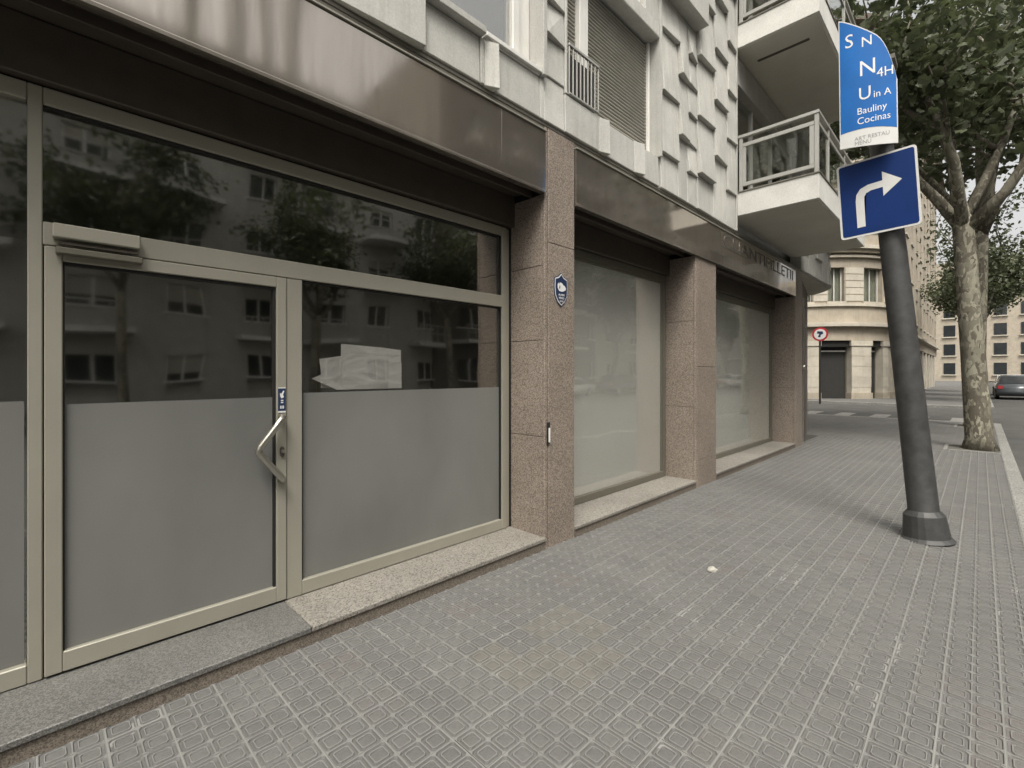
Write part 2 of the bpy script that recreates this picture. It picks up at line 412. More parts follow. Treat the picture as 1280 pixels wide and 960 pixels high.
for i in range(-20, 66):
    for j in range(0, 15):
        x, y = i * 0.2 + 0.1, -2.9 + j * 0.2 + 0.1
        dx, dy = x, y + 2.63
        d = dx * 0.7096 + dy * 0.7046; l = dx * 0.7046 - dy * 0.7096
        if d > 0.9 and abs(l / d) < 1.16: tiles.append((d ** -3, x, y))
        elif -1.0 < x < 1: tiles.append((0, x, y))
tiles.sort(reverse=True)
def tone(x, y): return abs(x - 2.05) < 0.42 and abs(y + 1.05) < 0.30 and random.random() < 0.55
for k, (a, x, y) in enumerate(tiles[:300]):
    o = link('tile', tile_me, None, pav)
    o.location = Vector((x + random.gauss(0, 0.0006), y + random.gauss(0, 0.0006), random.gauss(0, 0.0004))) - pav.location
    o.rotation_euler = (random.gauss(0, 0.0035), random.gauss(0, 0.0035), random.gauss(0, 0.003))
    if tone(x, y):
        o.material_slots[0].link = 'OBJECT'; o.material_slots[0].material = M['tile_ochre']
bm = bmesh.new()
for a, x, y in tiles[300:]: tile_bm(bm, x, y, random.gauss(0, 0.0005))
o = from_bm('paving_tiles', bm, M['tile'], pav); o.data.materials.append(M['tile_dust']); tag(o, kind='stuff')

jb = []
for i in range(-20, 67): jb.append((i * 0.2 - 0.0021, i * 0.2 + 0.0021, -2.9, 0.09, -0.0074, -0.0018))
for j in range(0, 16): jb.append((-4.0, 13.2, -2.9 + j * 0.2 - 0.0021, -2.9 + j * 0.2 + 0.0021, -0.0074, -0.0015))
o = boxes('joint_filling', jb, M['mortar'], pav, 0); tag(o, kind='stuff')
kerb = tag(box('kerb', -40, 20.0, -3.05, -2.9, -0.30, -0.02, M['mortar'], None, 0), kind='structure')
kb = None
for i in range(0, 20):
    if kb is None:
        kb = box('kerb_stone', 0.003, 0.997, -3.052, -2.898, -0.03, 0.004, M['kerb'], kerb, 0.008); kb.location.x += i
    else:
        c = kb.copy(); col.objects.link(c); c.location.x = kb.location.x + i
tag(box('side_kerb', 19.8, 20.0, -2.9, 60, -0.30, 0.004, M['kerb'], None, 0.01), kind='structure')
tag(box('far_kerb', 29.5, 29.7, -2.9, 60, -0.30, 0.004, M['kerb'], None, 0.01), kind='structure')
tag(box('far_street_kerb', 29.5, 160, -3.05, -2.9, -0.30, 0.004, M['kerb'], None, 0.01), kind='structure')
tag(box('opposite_kerb', -120, 160, -17.0, -16.8, -0.30, 0.004, M['kerb'], None, 0.01), kind='structure')

# ------------------------------------------------------------------ the corner building with the shop
B = empty('apartment_building', (0, 0, 0), 'concrete-panelled apartment building with granite and bronze shopfront at street level', 'building')
YD = 0.40            # plane of the shop glazing
# structural mass behind the cladding
box('wall', -8.0, 13.4, 0.30, 11.0, 3.64, 19.0, M['panel_smooth'], B, 0)
box('wall', -8.0, 13.0, 5.0, 11.0, -0.1, 3.64, M['interior'], B, 0)
box('ceiling', -8.0, 13.0, 0.52, 5.0, 3.0, 3.63, M['interior'], B, 0)
box('floor', -8.0, 13.0, 0.47, 5.0, -0.1, 0.10, M['interior'], B, 0)
box('partition', 3.20, 3.32, 0.55, 5.0, 0.1, 3.0, M['interior'], B, 0)
box('partition', 11.0, 13.0, 0.55, 5.0, 0.1, 3.0, M['interior'], B, 0)

# granite pillars of stacked slabs
def pillar(x0, x1, ztop, joints_front, joints_side, groove=True):
    p = box('pillar', x0 + 0.03, x1 - 0.03, 0.03, 0.60, -0.05, ztop - 0.02, M['gasket'], B, 0)
    zs = [-0.04] + joints_front + [ztop]
    xa = x0 + (0.045 if groove else 0.0)
    for a, b in zip(zs[:-1], zs[1:]):
        box('slab', xa, x1, 0.0, 0.03, a + 0.002, b - 0.002, M['granite'], p, 0.0035)
    if groove:
        box('corner_bead', x0, x0 + 0.035, 0.002, 0.03, -0.04, ztop, M['granite'], p, 0.004)
    zs = [-0.04] + joints_side + [3.03]
    for a, b in zip(zs[:-1], zs[1:]):
        box('slab', x0, x0 + 0.029, 0.032, 0.58, a + 0.002, b - 0.002, M['granite'], p, 0.003)
        box('slab', x1 - 0.029, x1, 0.032, 0.58, a + 0.002, b - 0.002, M['granite'], p, 0.003)
    return p
pillar(3.045, 3.456, 3.60, [2.62], [0.95, 1.78, 2.42])
pillar(6.040, 6.702, 3.028, [0.35, 1.58], [1.05, 2.18])
pillar(10.66, 11.20, 3.60, [1.75], [1.2, 2.3])
pillar(-4.9, -4.2, 3.028, [1.6], [1.2, 2.2])

# bronze fascia panels, each a folded tray with its bottom lip
def fascia(x0, x1):
    bmx = bmesh.new()
    out = [(0.02, 3.535), (-0.016, 3.535), (-0.016, 3.045), (-0.022, 3.040), (-0.022, 3.022), (0.03, 3.022), (0.03, 3.03), (0.02, 3.05)]
    prism(bmx, out, lambda a, b, k: (x0 + 0.0009 if k == 0 else x1 - 0.0009, a, b))
    bmesh.ops.bevel(bmx, geom=[e for e in bmx.edges], offset=0.0006, segments=1, affect='EDGES', clamp_overlap=True)
    return from_bm('fascia_panel', bmx, M['bronze'], B)
for a, b in ((-6.0, -3.2), (-3.2, -0.9), (-0.9, 2.52), (2.52, 3.038), (3.462, 6.9), (6.9, 8.3), (8.3, 10.652)):
    fascia(a, b)
box('cornice_lip', -6.0, 3.042, -0.030, 0.02, 3.540, 3.552, M['alu'], B, 0.002)
box('cornice_lip', 3.458, 10.656, -0.030, 0.02, 3.540, 3.552, M['alu'], B, 0.002)
box('cornice_strip', -6.0, 11.2, 0.004, 0.20, 3.605, 3.632, M['trim'], B, 0.002)
box('cornice_strip', -6.0, 3.042, 0.010, 0.20, 3.555, 3.604, M['trim'], B, 0.002)
box('cornice_strip', 3.458, 10.656, 0.010, 0.20, 3.555, 3.604, M['trim'], B, 0.002)
# soffit behind the fascia and shutter boxes above the glazing
for x0, x1 in ((-4.2, 3.045), (3.456, 6.04), (6.702, 10.66)):
    boxes('soffit', [(x0, x1, 0.035, 0.12, 3.07, 3.09), (x0, x1, 0.15, 0.17, 3.03, 3.09), (x0, x1, 0.12, YD, 3.085, 3.10)], M['bronze_dark'], B, 0.002)
    box('shutter_box', x0, x1, 0.355, 0.52, 2.815, 3.08, M['bronze_dark'], B, 0.004)

# raised lettering on the right-hand fascia
me = text_mesh('CUANTIFILLETII', 0.27, 0.003, 1.0)
xs = [v.co.x for v in me.vertices]; w = max(xs) - min(xs)
for v in me.vertices:
    x, y, z = v.co; v.co = (6.93 + (x - min(xs)) / w * 3.5, -0.020 - z, 3.31 + y)
lt = link('lettering', me, plain('dull_bronze_letters', (0.125, 0.113, 0.10), 0.4, 0.3), B)
box('lettering_plate', 6.86, 10.50, -0.0195, -0.0165, 3.295, 3.525, M['bronze'], B, 0.001)

# sills: nosed slabs on a recessed riser
def sill(x0, x1, m):
    box('sill', x0 + 0.0015, x1 - 0.0015, -0.016, 0.47, 0.070, 0.100, m, B, 0.004)
def riser(x0, x1): box('riser', x0, x1, -0.004, 0.10, -0.10, 0.0695, M['riser'], B, 0)
sill(-4.2, -0.55, M['sill']); sill(-0.55, 1.07, M['sill_grey']); sill(1.07, 3.045, M['sill'])
sill(3.456, 6.04, M['sill']); sill(6.702, 8.75, M['sill']); sill(8.75, 10.66, M['sill'])
riser(-4.2, 3.043); riser(3.458, 6.038); riser(6.704, 10.658)

# --- shopfront glazing
def pane(parent, x0, x1, z0, z1, m, y=YD + 0.035):
    return box('pane', x0, x1, y, y + 0.006, z0, z1, m, parent, 0)
sf = boxes('shopfront_frame', [
    (2.925, 2.985, YD, YD + 0.07, 0.104, 2.805), (2.990, 3.035, YD + 0.02, YD + 0.075, 0.104, 2.805),
    (0.02, 2.924, YD, YD + 0.07, 2.725, 2.805),
    (0.02, 2.924, YD - 0.004, YD + 0.07, 2.085, 2.19),
    (1.083, 1.178, YD, YD + 0.07, 0.104, 2.0845),
    (1.179, 2.924, YD, YD + 0.07, 0.104, 0.192),
    (-0.03, 0.019, YD, YD + 0.07, 0.104, 2.805),
    (-4.19, -0.031, YD, YD + 0.07, 2.725, 2.805), (-4.19, -0.031, YD, YD + 0.07, 0.104, 0.19), (-4.19, -4.10, YD, YD + 0.07, 0.19, 2.72)],
    M['alu'], B, 0.004)
boxes('glazing_bead', [(1.1785, 1.186, YD + 0.012, YD + 0.034, 0.192, 2.085), (2.917, 2.9245, YD + 0.012, YD + 0.034, 0.192, 2.085),
                       (2.917, 2.9245, YD + 0.012, YD + 0.034, 2.19, 2.725), (0.02, 2.917, YD + 0.012, YD + 0.034, 2.713, 2.7245),
                       (1.186, 2.917, YD + 0.012, YD + 0.034, 2.076, 2.0845)], M['gasket'], sf, 0)
pane(sf, 0.02, 2.924, 2.19, 2.725, M['glass'])
pane(sf, 1.1785, 2.924, 0.192, 2.085, M['glass'])
pane(sf, -4.10, -0.031, 0.19, 2.725, M['glass'])
box('frosted_film', 1.187, 2.916, YD + 0.0325, YD + 0.0335, 0.193, 1.372, M['film_grey'], sf, 0)
box('frosted_film', -4.09, -0.04, YD + 0.0325, YD + 0.0335, 0.193, 1.372, M['film_grey'], sf, 0)
box('jamb_seal', 3.0355, 3.0445, YD + 0.005, YD + 0.07, 0.101, 2.81, M['gasket'], B, 0)

dr = boxes('shop_door', [(1.022, 1.0800, YD - 0.010, YD + 0.045, 0.112, 2.080), (0.024, 0.085, YD - 0.010, YD + 0.045, 0.112, 2.080),
                         (0.0855, 1.0215, YD - 0.010, YD + 0.045, 2.018, 2.080), (0.0855, 1.0215, YD - 0.010, YD + 0.045, 0.112, 0.205)], M['alu'], B, 0.004)
boxes('door_seal', [(1.008, 1.0215, YD + 0.004, YD + 0.030, 0.205, 2.018), (0.0855, 0.093, YD + 0.004, YD + 0.030, 0.205, 2.018),
                    (0.093, 1.008, YD + 0.004, YD + 0.030, 2.004, 2.0175)], M['gasket'], dr, 0)
box('pane', 0.086, 1.021, YD + 0.02, YD + 0.026, 0.205, 2.018, M['glass'], dr, 0)
box('frosted_film', 0.094, 1.007, YD + 0.0175, YD + 0.0185, 0.206, 1.352, M['film_grey'], dr, 0)
bm = bmesh.new()
pts = [(1.046, YD - 0.008, 1.236), (1.040, YD - 0.055, 1.232)]
A_, T_, C_ = Vector((1.040, YD - 0.062, 1.225)), Vector((0.897, YD - 0.062, 1.045)), Vector((1.040, YD - 0.062, 0.862))
pts += [A_.lerp(T_, t) for t in (0.06, 0.3, 0.6, 0.86)]
for t in (0.25, 0.5, 0.75): pts.append(A_.lerp(T_, 0.86).lerp(T_, t).lerp(T_.lerp(C_.lerp(T_, 0.86), t), t))
pts += [C_.lerp(T_, t) for t in (0.86, 0.6, 0.3, 0.06)] + [(1.040, YD - 0.055, 0.855), (1.046, YD - 0.008, 0.851)]
tube(bm, pts, 0.0195, 14)
from_bm('handle', bm, M['steel'], dr, True)
bm = bmesh.new()
prism(bm, [(0.013 * math.cos(a), 0.033 * math.sin(a)) for a in [2 * math.pi * i / 16 for i in range(16)]], lambda a, b, k: (1.052 + a, YD - 0.010 - 0.012 * k, 1.02 + b))
from_bm('lock_plate', bm, M['bronze_dark'], dr)
bm = bmesh.new(); tube(bm, [(1.053, YD - 0.010, 1.024), (1.053, YD - 0.034, 1.024)], 0.0105, 12)
add_box(bm, 1.0505, 1.0555, YD - 0.040, YD - 0.034, 1.014, 1.034)
from_bm('lock_cylinder', bm, M['steel'], dr)
lb = box('door_label', 1.030, 1.074, YD - 0.0118, YD - 0.0105, 1.268, 1.405, M['navy'], dr, 0)
boxes('label_border', [(1.030, 1.074, YD - 0.0125, YD - 0.0118, 1.258, 1.2675), (1.030, 1.074, YD - 0.0125, YD - 0.0118, 1.4055, 1.411)], M['white_print'], dr, 0)
bm = bmesh.new()
prism(bm, [(1.040, 1.378), (1.048, 1.372), (1.060, 1.392), (1.066, 1.388), (1.058, 1.366), (1.064, 1.352), (1.050, 1.344), (1.042, 1.356)], lambda a, b, k: (a, YD - 0.0118 - 0.0007 * k, b))
for z in (1.328, 1.316): add_box(bm, 1.046, 1.060, YD - 0.0125, YD - 0.0118, z, z + 0.007)
for x in (1.042, 1.050, 1.058): add_box(bm, x, x + 0.005, YD - 0.0125, YD - 0.0118, 1.282, 1.300)
from_bm('label_print', bm, M['white_print'], dr)
cl = boxes('door_closer', [(0.06, 0.375, YD - 0.060, YD - 0.0105, 2.045, 2.075)], M['alu_dark'], dr, 0.004)
boxes('closer_housing', [(0.05, 0.365, YD - 0.065, YD - 0.0045, 2.115, 2.180)], M['alu'], dr, 0.005)
boxes('closer_arm', [(0.07, 0.36, YD - 0.050, YD - 0.035, 2.088, 2.100)], M['bronze_dark'], dr, 0.002)

def display_window(x0, x1):
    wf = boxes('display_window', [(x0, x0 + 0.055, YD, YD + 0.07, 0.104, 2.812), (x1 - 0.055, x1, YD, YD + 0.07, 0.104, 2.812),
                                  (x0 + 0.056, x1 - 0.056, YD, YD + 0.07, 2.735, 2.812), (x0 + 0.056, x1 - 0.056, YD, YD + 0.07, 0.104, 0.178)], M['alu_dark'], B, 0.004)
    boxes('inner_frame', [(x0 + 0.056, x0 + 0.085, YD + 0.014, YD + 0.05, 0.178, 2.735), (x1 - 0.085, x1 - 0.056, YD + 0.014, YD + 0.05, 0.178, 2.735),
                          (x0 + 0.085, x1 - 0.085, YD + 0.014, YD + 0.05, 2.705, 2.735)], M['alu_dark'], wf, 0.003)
    pane(wf, x0 + 0.085, x1 - 0.085, 0.179, 2.705, M['glass_film'], YD + 0.03)
    box('frosted_film', x0 + 0.0855, x1 - 0.0855, YD + 0.0362, YD + 0.0375, 0.1795, 2.7045, M['film_pale'], wf, 0)
    return wf
display_window(3.50, 6.01)
display_window(6.745, 10.62)

# --- prefabricated concrete panels of the upper floors
def panel(x0, x1, z0, z1, d=(0, 0, 0, 0), m='panel', back=0.17):
    """d: how far top-left, top-right, bottom-left, bottom-right corners stand out."""
    bmx = bmesh.new(); e = 0.0025
    tl, tr, bl, br = d
    co = [(x0 + e, back, z0 + e), (x1 - e, back, z0 + e), (x1 - e, back, z1 - e), (x0 + e, back, z1 - e),
          (x0 + e, -bl, z0 + e), (x1 - e, -br, z0 + e), (x1 - e, -tr, z1 - e), (x0 + e, -tl, z1 - e)]
    v = [bmx.verts.new(c) for c in co]
    for f in ((0, 1, 2, 3), (4, 7, 6, 5), (0, 4, 5, 1), (3, 2, 6, 7), (0, 3, 7, 4), (1, 5, 6, 2)): bmx.faces.new([v[i] for i in f])
    bmesh.ops.bevel(bmx, geom=list(bmx.edges), offset=0.005, segments=1, affect='EDGES', clamp_overlap=True)
    return from_bm('concrete_panel', bmx, M[m], B)
def column(x0, x1, ledges, zb=3.636, zt=9.0, out=0.058, l=1.0, r=1.0):
    zs = [zb] + [z for z in ledges if zb < z < zt] + [zt]
    for i, (a, b) in enumerate(zip(zs[:-1], zs[1:])):
        k = 0.35 if i == 0 else 1.0
        j = random.uniform(0.85, 1.15)
        jl, jr = random.uniform(0.75, 1.25), random.uniform(0.65, 1.2)
        panel(x0, x1, a, b, (random.uniform(-0.004, 0.010), random.uniform(-0.004, 0.014), out * l * k * j * jl, out * r * k * j * jr))
# left of and below the first window
for i in range(6): column(-2.75 + i * 0.65, -2.10 + i * 0.65, [4.4, 5.2, 6.0, 6.8])
panel(1.15, 1.80, 3.636, 5.2, (0.01, 0.045, 0.015, 0.055)); panel(1.15, 1.80, 5.2, 9.0, (0, 0, 0.06, 0.06))
panel(1.80, 2.305, 3.636, 3.985, (0.0, 0.0, 0.012, 0.012))
panel(2.305, 2.345, 3.636, 3.985, (0.012, 0.012, 0.02, 0.02))
panel(2.345, 2.462, 3.636, 3.985, (0.005, 0.055, 0.01, 0.065))
panel(2.462, 2.972, 3.636, 3.985, (0.0, 0.0, 0.012, 0.012))
panel(2.972, 3.024, 3.986, 9.0, (0.05, 0.05, 0.05, 0.05), 'panel_smooth')
panel(2.972, 3.024, 3.636, 3.985, (0.0, 0.012, 0.012, 0.015))
zs = [3.636, 4.03, 4.37, 4.68, 5.05, 5.5, 6.3, 9.0]
for k, (a, b) in enumerate(zip(zs[:-1], zs[1:])):
    panel(3.024, 3.30, a, b, (0.0, 0.0, 0.055 if k in (2, 3, 5) else 0.015, 0.02 if k in (2, 3, 5) else 0.012))
panel(3.30, 3.335, 3.98, 9.0, (0.02,) * 4, 'panel_smooth')
# row under the shuttered window
panel(3.30, 3.825, 3.636, 3.978, (0.015, 0.015, 0.02, 0.02))
panel(3.825, 3.965, 3.636, 3.978, (0.01, 0.05, 0.015, 0.06))
panel(3.965, 4.49, 3.636, 3.978, (0.0, 0.0, 0.012, 0.012))
panel(4.49, 4.645, 3.636, 3.978, (0.01, 0.05, 0.015, 0.06))
panel(4.645, 5.04, 3.636, 3.978, (0.0, 0.0, 0.012, 0.012))
panel(5.035, 5.075, 3.98, 9.0, (0.035,) * 4, 'panel_smooth')
panel(3.338, 5.033, 5.34, 5.50, (0.02,) * 4, 'panel_smooth')
panel(4.74, 5.033, 5.502, 9.0, (0.0,) * 4)
panel(3.338, 4.738, 7.0, 9.0, (0.0,) * 4)
# basket-weave panels between the window and the balconies
column(5.077, 5.50, [4.05, 4.76, 5.49], zt=5.925)
column(5.50, 5.765, [4.39, 5.13], out=0.075, r=0.85, zt=5.925)
column(5.765, 6.045, [4.03, 4.39, 4.765, 5.13, 5.50], out=0.05, l=1.2, r=0.6, zt=5.925)
column(6.047, 6.56, [4.09, 4.84, 5.62, 6.4, 7.2, 8.0], out=0.075)
column(6.56, 7.04, [4.48, 5.25, 5.96, 6.7, 7.5], out=0.065, l=1.1, r=0.8)
column(7.04, 7.40, [4.15, 4.90, 5.59, 6.3, 7.1, 7.9], out=0.055)
panel(7.40, 7.455, 3.636, 9.0, (0.03,) * 4, 'panel_smooth')
bay = box('bay', 4.95, 6.05, -0.17, 0.16, 5.93, 7.6, M['panel_smooth'], B, 0.006)
for z in (7.62,): column(5.077, 6.045, [8.3], zb=z)

# first window, white frame
w1 = boxes('window', [(1.83, 2.97, 0.09, 0.15, 4.045, 4.12), (2.72, 2.80, 0.06, 0.15, 4.12, 6.2), (2.83, 2.97, 0.11, 0.15, 4.12, 6.2), (1.83, 1.92, 0.06, 0.15, 4.12, 6.2),
                      (1.92, 2.72, 0.06, 0.15, 6.12, 6.2)], M['white_frame'], B, 0.006)
box('pane', 1.92, 2.72, 0.10, 0.106, 4.12, 6.12, M['glass'], w1, 0)
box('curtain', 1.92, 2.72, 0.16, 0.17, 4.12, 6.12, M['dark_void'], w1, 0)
boxes('sill', [(2.35, 2.975, -0.035, 0.16, 4.003, 4.04), (2.36, 2.968, -0.012, 0.16, 3.988, 4.002)], M['white_frame'], w1, 0.004)
boxes('sill', [(1.80, 2.33, -0.06, 0.16, 3.988, 4.045)], M['panel_smooth'], w1, 0.006)
panel(1.80, 2.97, 6.21, 9.0)

# shuttered window with its small guard rail
def slats(name, x0, x1, z0, z1, y, pitch, parent):
    bmx = bmesh.new(); n = int((z1 - z0) / pitch)
    for i in range(n):
        z = z0 + i * pitch
        prof = [(0.0, 0.0), (-0.012, 0.003), (-0.015, pitch * 0.35), (-0.009, pitch * 0.58), (0.0, pitch * 0.62)]
        prism(bmx, prof, lambda a, b, k, z=z: (x0 if k == 0 else x1, y + a, z + b))
    o_ = from_bm(name, bmx, M['shutter'], parent); tag(o_, kind='stuff'); return o_
w2 = boxes('window', [(3.64, 3.775, 0.075, 0.16, 3.985, 5.335), (4.99, 5.03, 0.10, 0.16, 3.985, 5.335), (3.34, 3.38, 0.10, 0.16, 3.985, 5.335),
                      (3.38, 4.99, 0.07, 0.16, 3.980, 4.015)], M['white_frame'], B, 0.005)
box('shutter_backing', 3.38, 4.99, 0.155, 0.16, 4.016, 5.335, M['gasket'], w2, 0)
slats('shutter_slats', 3.80, 4.985, 4.02, 5.335, 0.14, 0.038, w2)
slats('shutter_slats', 3.385, 3.635, 4.40, 5.335, 0.14, 0.038, w2)
boxes('shutter_guide', [(3.777, 3.799, 0.10, 0.154, 4.016, 5.335)], M['alu_dark'], w2, 0.002)
gr = box('guard_rail', 3.345, 3.815, -0.03, -0.005, 4.425, 4.450, M['railing'], w2, 0.003)
box('bottom_rail', 3.345, 3.815, -0.03, -0.005, 3.990, 4.010, M['railing'], w2, 0.003)
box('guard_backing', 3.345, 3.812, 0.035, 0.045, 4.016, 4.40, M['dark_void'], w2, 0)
for i in range(9):
    x = 3.350 + i * 0.0565
    box('bar', x, x + 0.012, -0.024, -0.010, 4.010, 4.425, M['railing'], w2, 0.002)
boxes('lintel', [(3.338, 5.033, -0.018, 0.16, 5.3365, 5.3395)], M['panel_smooth'], w2, 0)
# window above
w3 = boxes('window', [(3.36, 4.735, 0.06, 0.15, 5.505, 5.57), (4.66, 4.735, 0.06, 0.15, 5.57, 7.0), (3.36, 3.44, 0.06, 0.15, 5.57, 7.0)], M['white_frame'], B, 0.005)
box('pane', 3.44, 4.66, 0.10, 0.106, 5.57, 7.0, M['glass'], w3, 0)
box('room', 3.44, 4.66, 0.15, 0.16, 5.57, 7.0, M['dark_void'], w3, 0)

# balconies
def balcony(zb, h=0.34, x0=7.46, x1=10.98, y0=-1.08):
    b = boxes('balcony', [(x0, x1, y0, 0.14, zb, zb + h)], M['balcony'], B, 0.004)
    box('underside', x0 + 0.04, x1 - 0.04, y0 + 0.04, 0.10, zb - 0.006, zb + 0.004, M['soffit'], b, 0)
    box('coping', x0 - 0.012, x1 + 0.012, y0 - 0.012, 0.10, zb + h + 0.001, zb + h + 0.022, M['trim'], b, 0.003)
    zt = zb + h + 0.02; zr = zt + 0.80
    rl = [(x0 + 0.01, x0 + 0.06, y0 + 0.01, y0 + 0.06, zt + 0.003, zr), (x0 + 0.01, x0 + 0.06, -0.09, -0.04, zt + 0.003, zr),
          (x1 - 0.06, x1 - 0.01, y0 + 0.01, y0 + 0.06, zt + 0.003, zr), (x0 + 0.63, x0 + 0.67, y0 + 0.01, y0 + 0.05, zt + 0.003, zr), (x0 + 1.75, x0 + 1.79, y0 + 0.01, y0 + 0.05, zt + 0.003, zr)]
    rl += [(x0, x0 + 0.07, y0, -0.02, zr + 0.001, zr + 0.045), (x0 + 0.0705, x1, y0, y0 + 0.07, zr + 0.001, zr + 0.045)]
    rl += [(x0 + 0.015, x0 + 0.055, y0 + 0.061, -0.091, zr - 0.14, zr - 0.085), (x0 + 0.015, x0 + 0.055, y0 + 0.061, -0.091, zt + 0.07, zt + 0.125)]
    rl += [(x0 + 0.061, x1 - 0.061, y0 + 0.015, y0 + 0.009 + 0.04, zr - 0.14, zr - 0.085)]
    ra = boxes('railing', rl, M['railing'], b, 0.004)
    box('glass_panel', x0 + 0.030, x0 + 0.036, y0 + 0.061, -0.091, zt + 0.126, zr - 0.141, M['glass_clear'], ra, 0)
    box('glass_panel', x0 + 0.061, x1 - 0.061, y0 + 0.028, y0 + 0.034, zt + 0.05, zr - 0.141, M['glass_clear'], ra, 0)
    for ya, yb in ((y0 + 0.061, y0 + 0.12), (-0.135, -0.091)):
        box('panel_frame', x0 + 0.018, x0 + 0.05, ya, yb, zt + 0.126, zr - 0.141, M['railing'], b, 0.003)
    return b
balcony(3.87); balcony(6.40); balcony(8.93)
bm = bmesh.new(); add_box(bm, 7.95, 8.0, -0.85, -0.15, 6.386, 6.394)
from_bm('soffit_joint', bm, M['bronze_dark'], B)
# glazed doors behind the balconies
for zb in (4.24, 6.77):
    box('lintel', 7.457, 10.98, 0.02, 0.25, zb + 1.70, zb + 2.12, M['panel_smooth'], B, 0.004)
    gd = boxes('balcony_door', [(7.48, 7.54, 0.13, 0.19, zb, zb + 1.69), (8.55, 8.62, 0.13, 0.19, zb, zb + 1.69), (9.6, 9.67, 0.13, 0.19, zb, zb + 1.69), (10.85, 10.95, 0.13, 0.19, zb, zb + 1.69),
                                (7.541, 10.849, 0.135, 0.185, zb, zb + 0.07)], M['white_frame'], B, 0.004)
    box('pane', 7.541, 10.849, 0.155, 0.161, zb + 0.07, zb + 1.69, M['glass'], gd, 0)
    box('curtain', 8.63, 9.59, 0.20, 0.21, zb + 0.07, zb + 1.69, M['curtain'], gd, 0)
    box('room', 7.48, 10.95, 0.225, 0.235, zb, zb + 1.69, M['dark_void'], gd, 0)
# rounded corner of the upper floors
def arc_panel(cx, cy, r, a0, a1, z0, z1, t, m, parent, name='concrete_panel', n=4, bulge=0.0):
    bmx = bmesh.new(); out = []
    for k in range(n + 1): out.append((r, a0 + (a1 - a0) * k / n))
    for k in range(n, -1, -1): out.append((r - t, a0 + (a1 - a0) * k / n))
    prism(bmx, out, lambda a, b, k: (cx + (a + (bulge if k == 0 and a > r - 1e-4 else 0)) * math.cos(R(b)), cy + (a + (bulge if k == 0 and a > r - 1e-4 else 0)) * math.sin(R(b)), z0 if k == 0 else z1))
    return from_bm(name, bmx, m, parent)
panel(10.985, 11.05, 3.66, 9.0, (0.03,) * 4, 'panel_smooth')
for i in range(4):
    column(11.05 + i * 0.5875, 11.05 + (i + 1) * 0.5875, [4.05 + 0.37 * (i % 2) + 0.74 * k for k in range(7)], zb=3.62)
for i in range(6):
    a0, a1 = 270 + i * 15, 285 + i * 15
    zs = [3.62] + [4.42 - 0.37 * (i % 2) + 0.74 * k for k in range(6)] + [9.0]
    for a, b in zip(zs[:-1], zs[1:]): arc_panel(13.4, 2.0, 2.0, a0 + 0.1, a1 - 0.1, a + 0.003, b - 0.003, 0.2, M['panel'], B, bulge=0.06)
arc_panel(13.4, 2.0, 1.8, 269, 361, 3.66, 19.0, 0.3, M['panel_smooth'], B, 'wall', 10)
box('wall', 13.4, 15.15, 2.0, 11.0, 3.64, 19.0, M['panel_smooth'], B, 0)
box('soffit', 11.0, 13.4, 0.05, 3.0, 3.60, 3.615, M['soffit'], B, 0)
arc_panel(13.4, 2.0, 1.95, 270, 360, 3.60, 3.615, 1.9, M['soffit'], B, 'soffit', 10)
# set-back ground floor beyond the last pillar, with a narrow door
bm = bmesh.new()
prism(bm, [(11.2, 0.06), (14.45, 0.64), (14.7, 5.0), (11.0, 5.0)], lambda a, b, k: (a, b, -0.1 if k == 0 else 3.599))
from_bm('wall', bm, plain('grey_brown_render', (0.20, 0.175, 0.145), 0.7, 0, 0.12, 3), B)
dxn = Vector((3.25, 0.58, 0)).normalized(); nrm = Vector((dxn.y, -dxn.x, 0))
def on_wall(name, s0, s1, z0, z1, off, th, m, parent):
    bmx = bmesh.new(); P0 = Vector((11.2, 0.06, 0))
    prism(bmx, [(s0, z0), (s1, z0), (s1, z1), (s0, z1)], lambda a, b, k: P0 + dxn * a + nrm * (off + th * k) + Vector((0, 0, b)))
    return from_bm(name, bmx, m, parent)
sdr = on_wall('side_door', 0.55, 1.65, 0.02, 3.0, 0.003, 0.03, M['bronze_dark'], B)
for s0, s1 in ((0.45, 0.549), (1.651, 1.75)): on_wall('door_frame', s0, s1, 0.0, 3.1, 0.003, 0.06, M['trim'], sdr)
bm = bmesh.new(); bmesh.ops.create_uvsphere(bm, u_segments=12, v_segments=8, radius=0.06)
bmesh.ops.translate(bm, verts=bm.verts, vec=Vector((11.2, 0.06, 1.62)) + dxn * 0.35 + nrm * 0.06)
from_bm('knob', bm, M['steel'], B, True)

# ------------------------------------------------------------------ small things on the shopfront
def fy(y0, th): return lambda a, b, k: (a, y0 - th * k, b)
pq = empty('alarm_plaque', (3.256, 0.0, 2.23), 'navy shield-shaped plaque with white emblem fixed high on the granite pillar', 'plaque')
def shield(s):
    return [(3.256 + x * s, 2.232 + z * s) for x, z in ((0, 0.150), (0.035, 0.118), (0.090, 0.100), (0.095, 0.02), (0.085, -0.060), (0.050, -0.115), (0.0, -0.150),
                                                          (-0.050, -0.115), (-0.085, -0.060), (-0.095, 0.02), (-0.090, 0.100), (-0.035, 0.118))][::-1]
for nm, s, y, mm in (('plate', 1.0, -0.001, 'navy'), ('border', 0.93, -0.0065, 'white_print'), ('face', 0.86, -0.0085, 'navy')):
    bm = bmesh.new(); prism(bm, shield(s), fy(y, 0.005 if nm == 'plate' else 0.0018)); from_bm(nm, bm, M[mm], pq)
bm = bmesh.new()
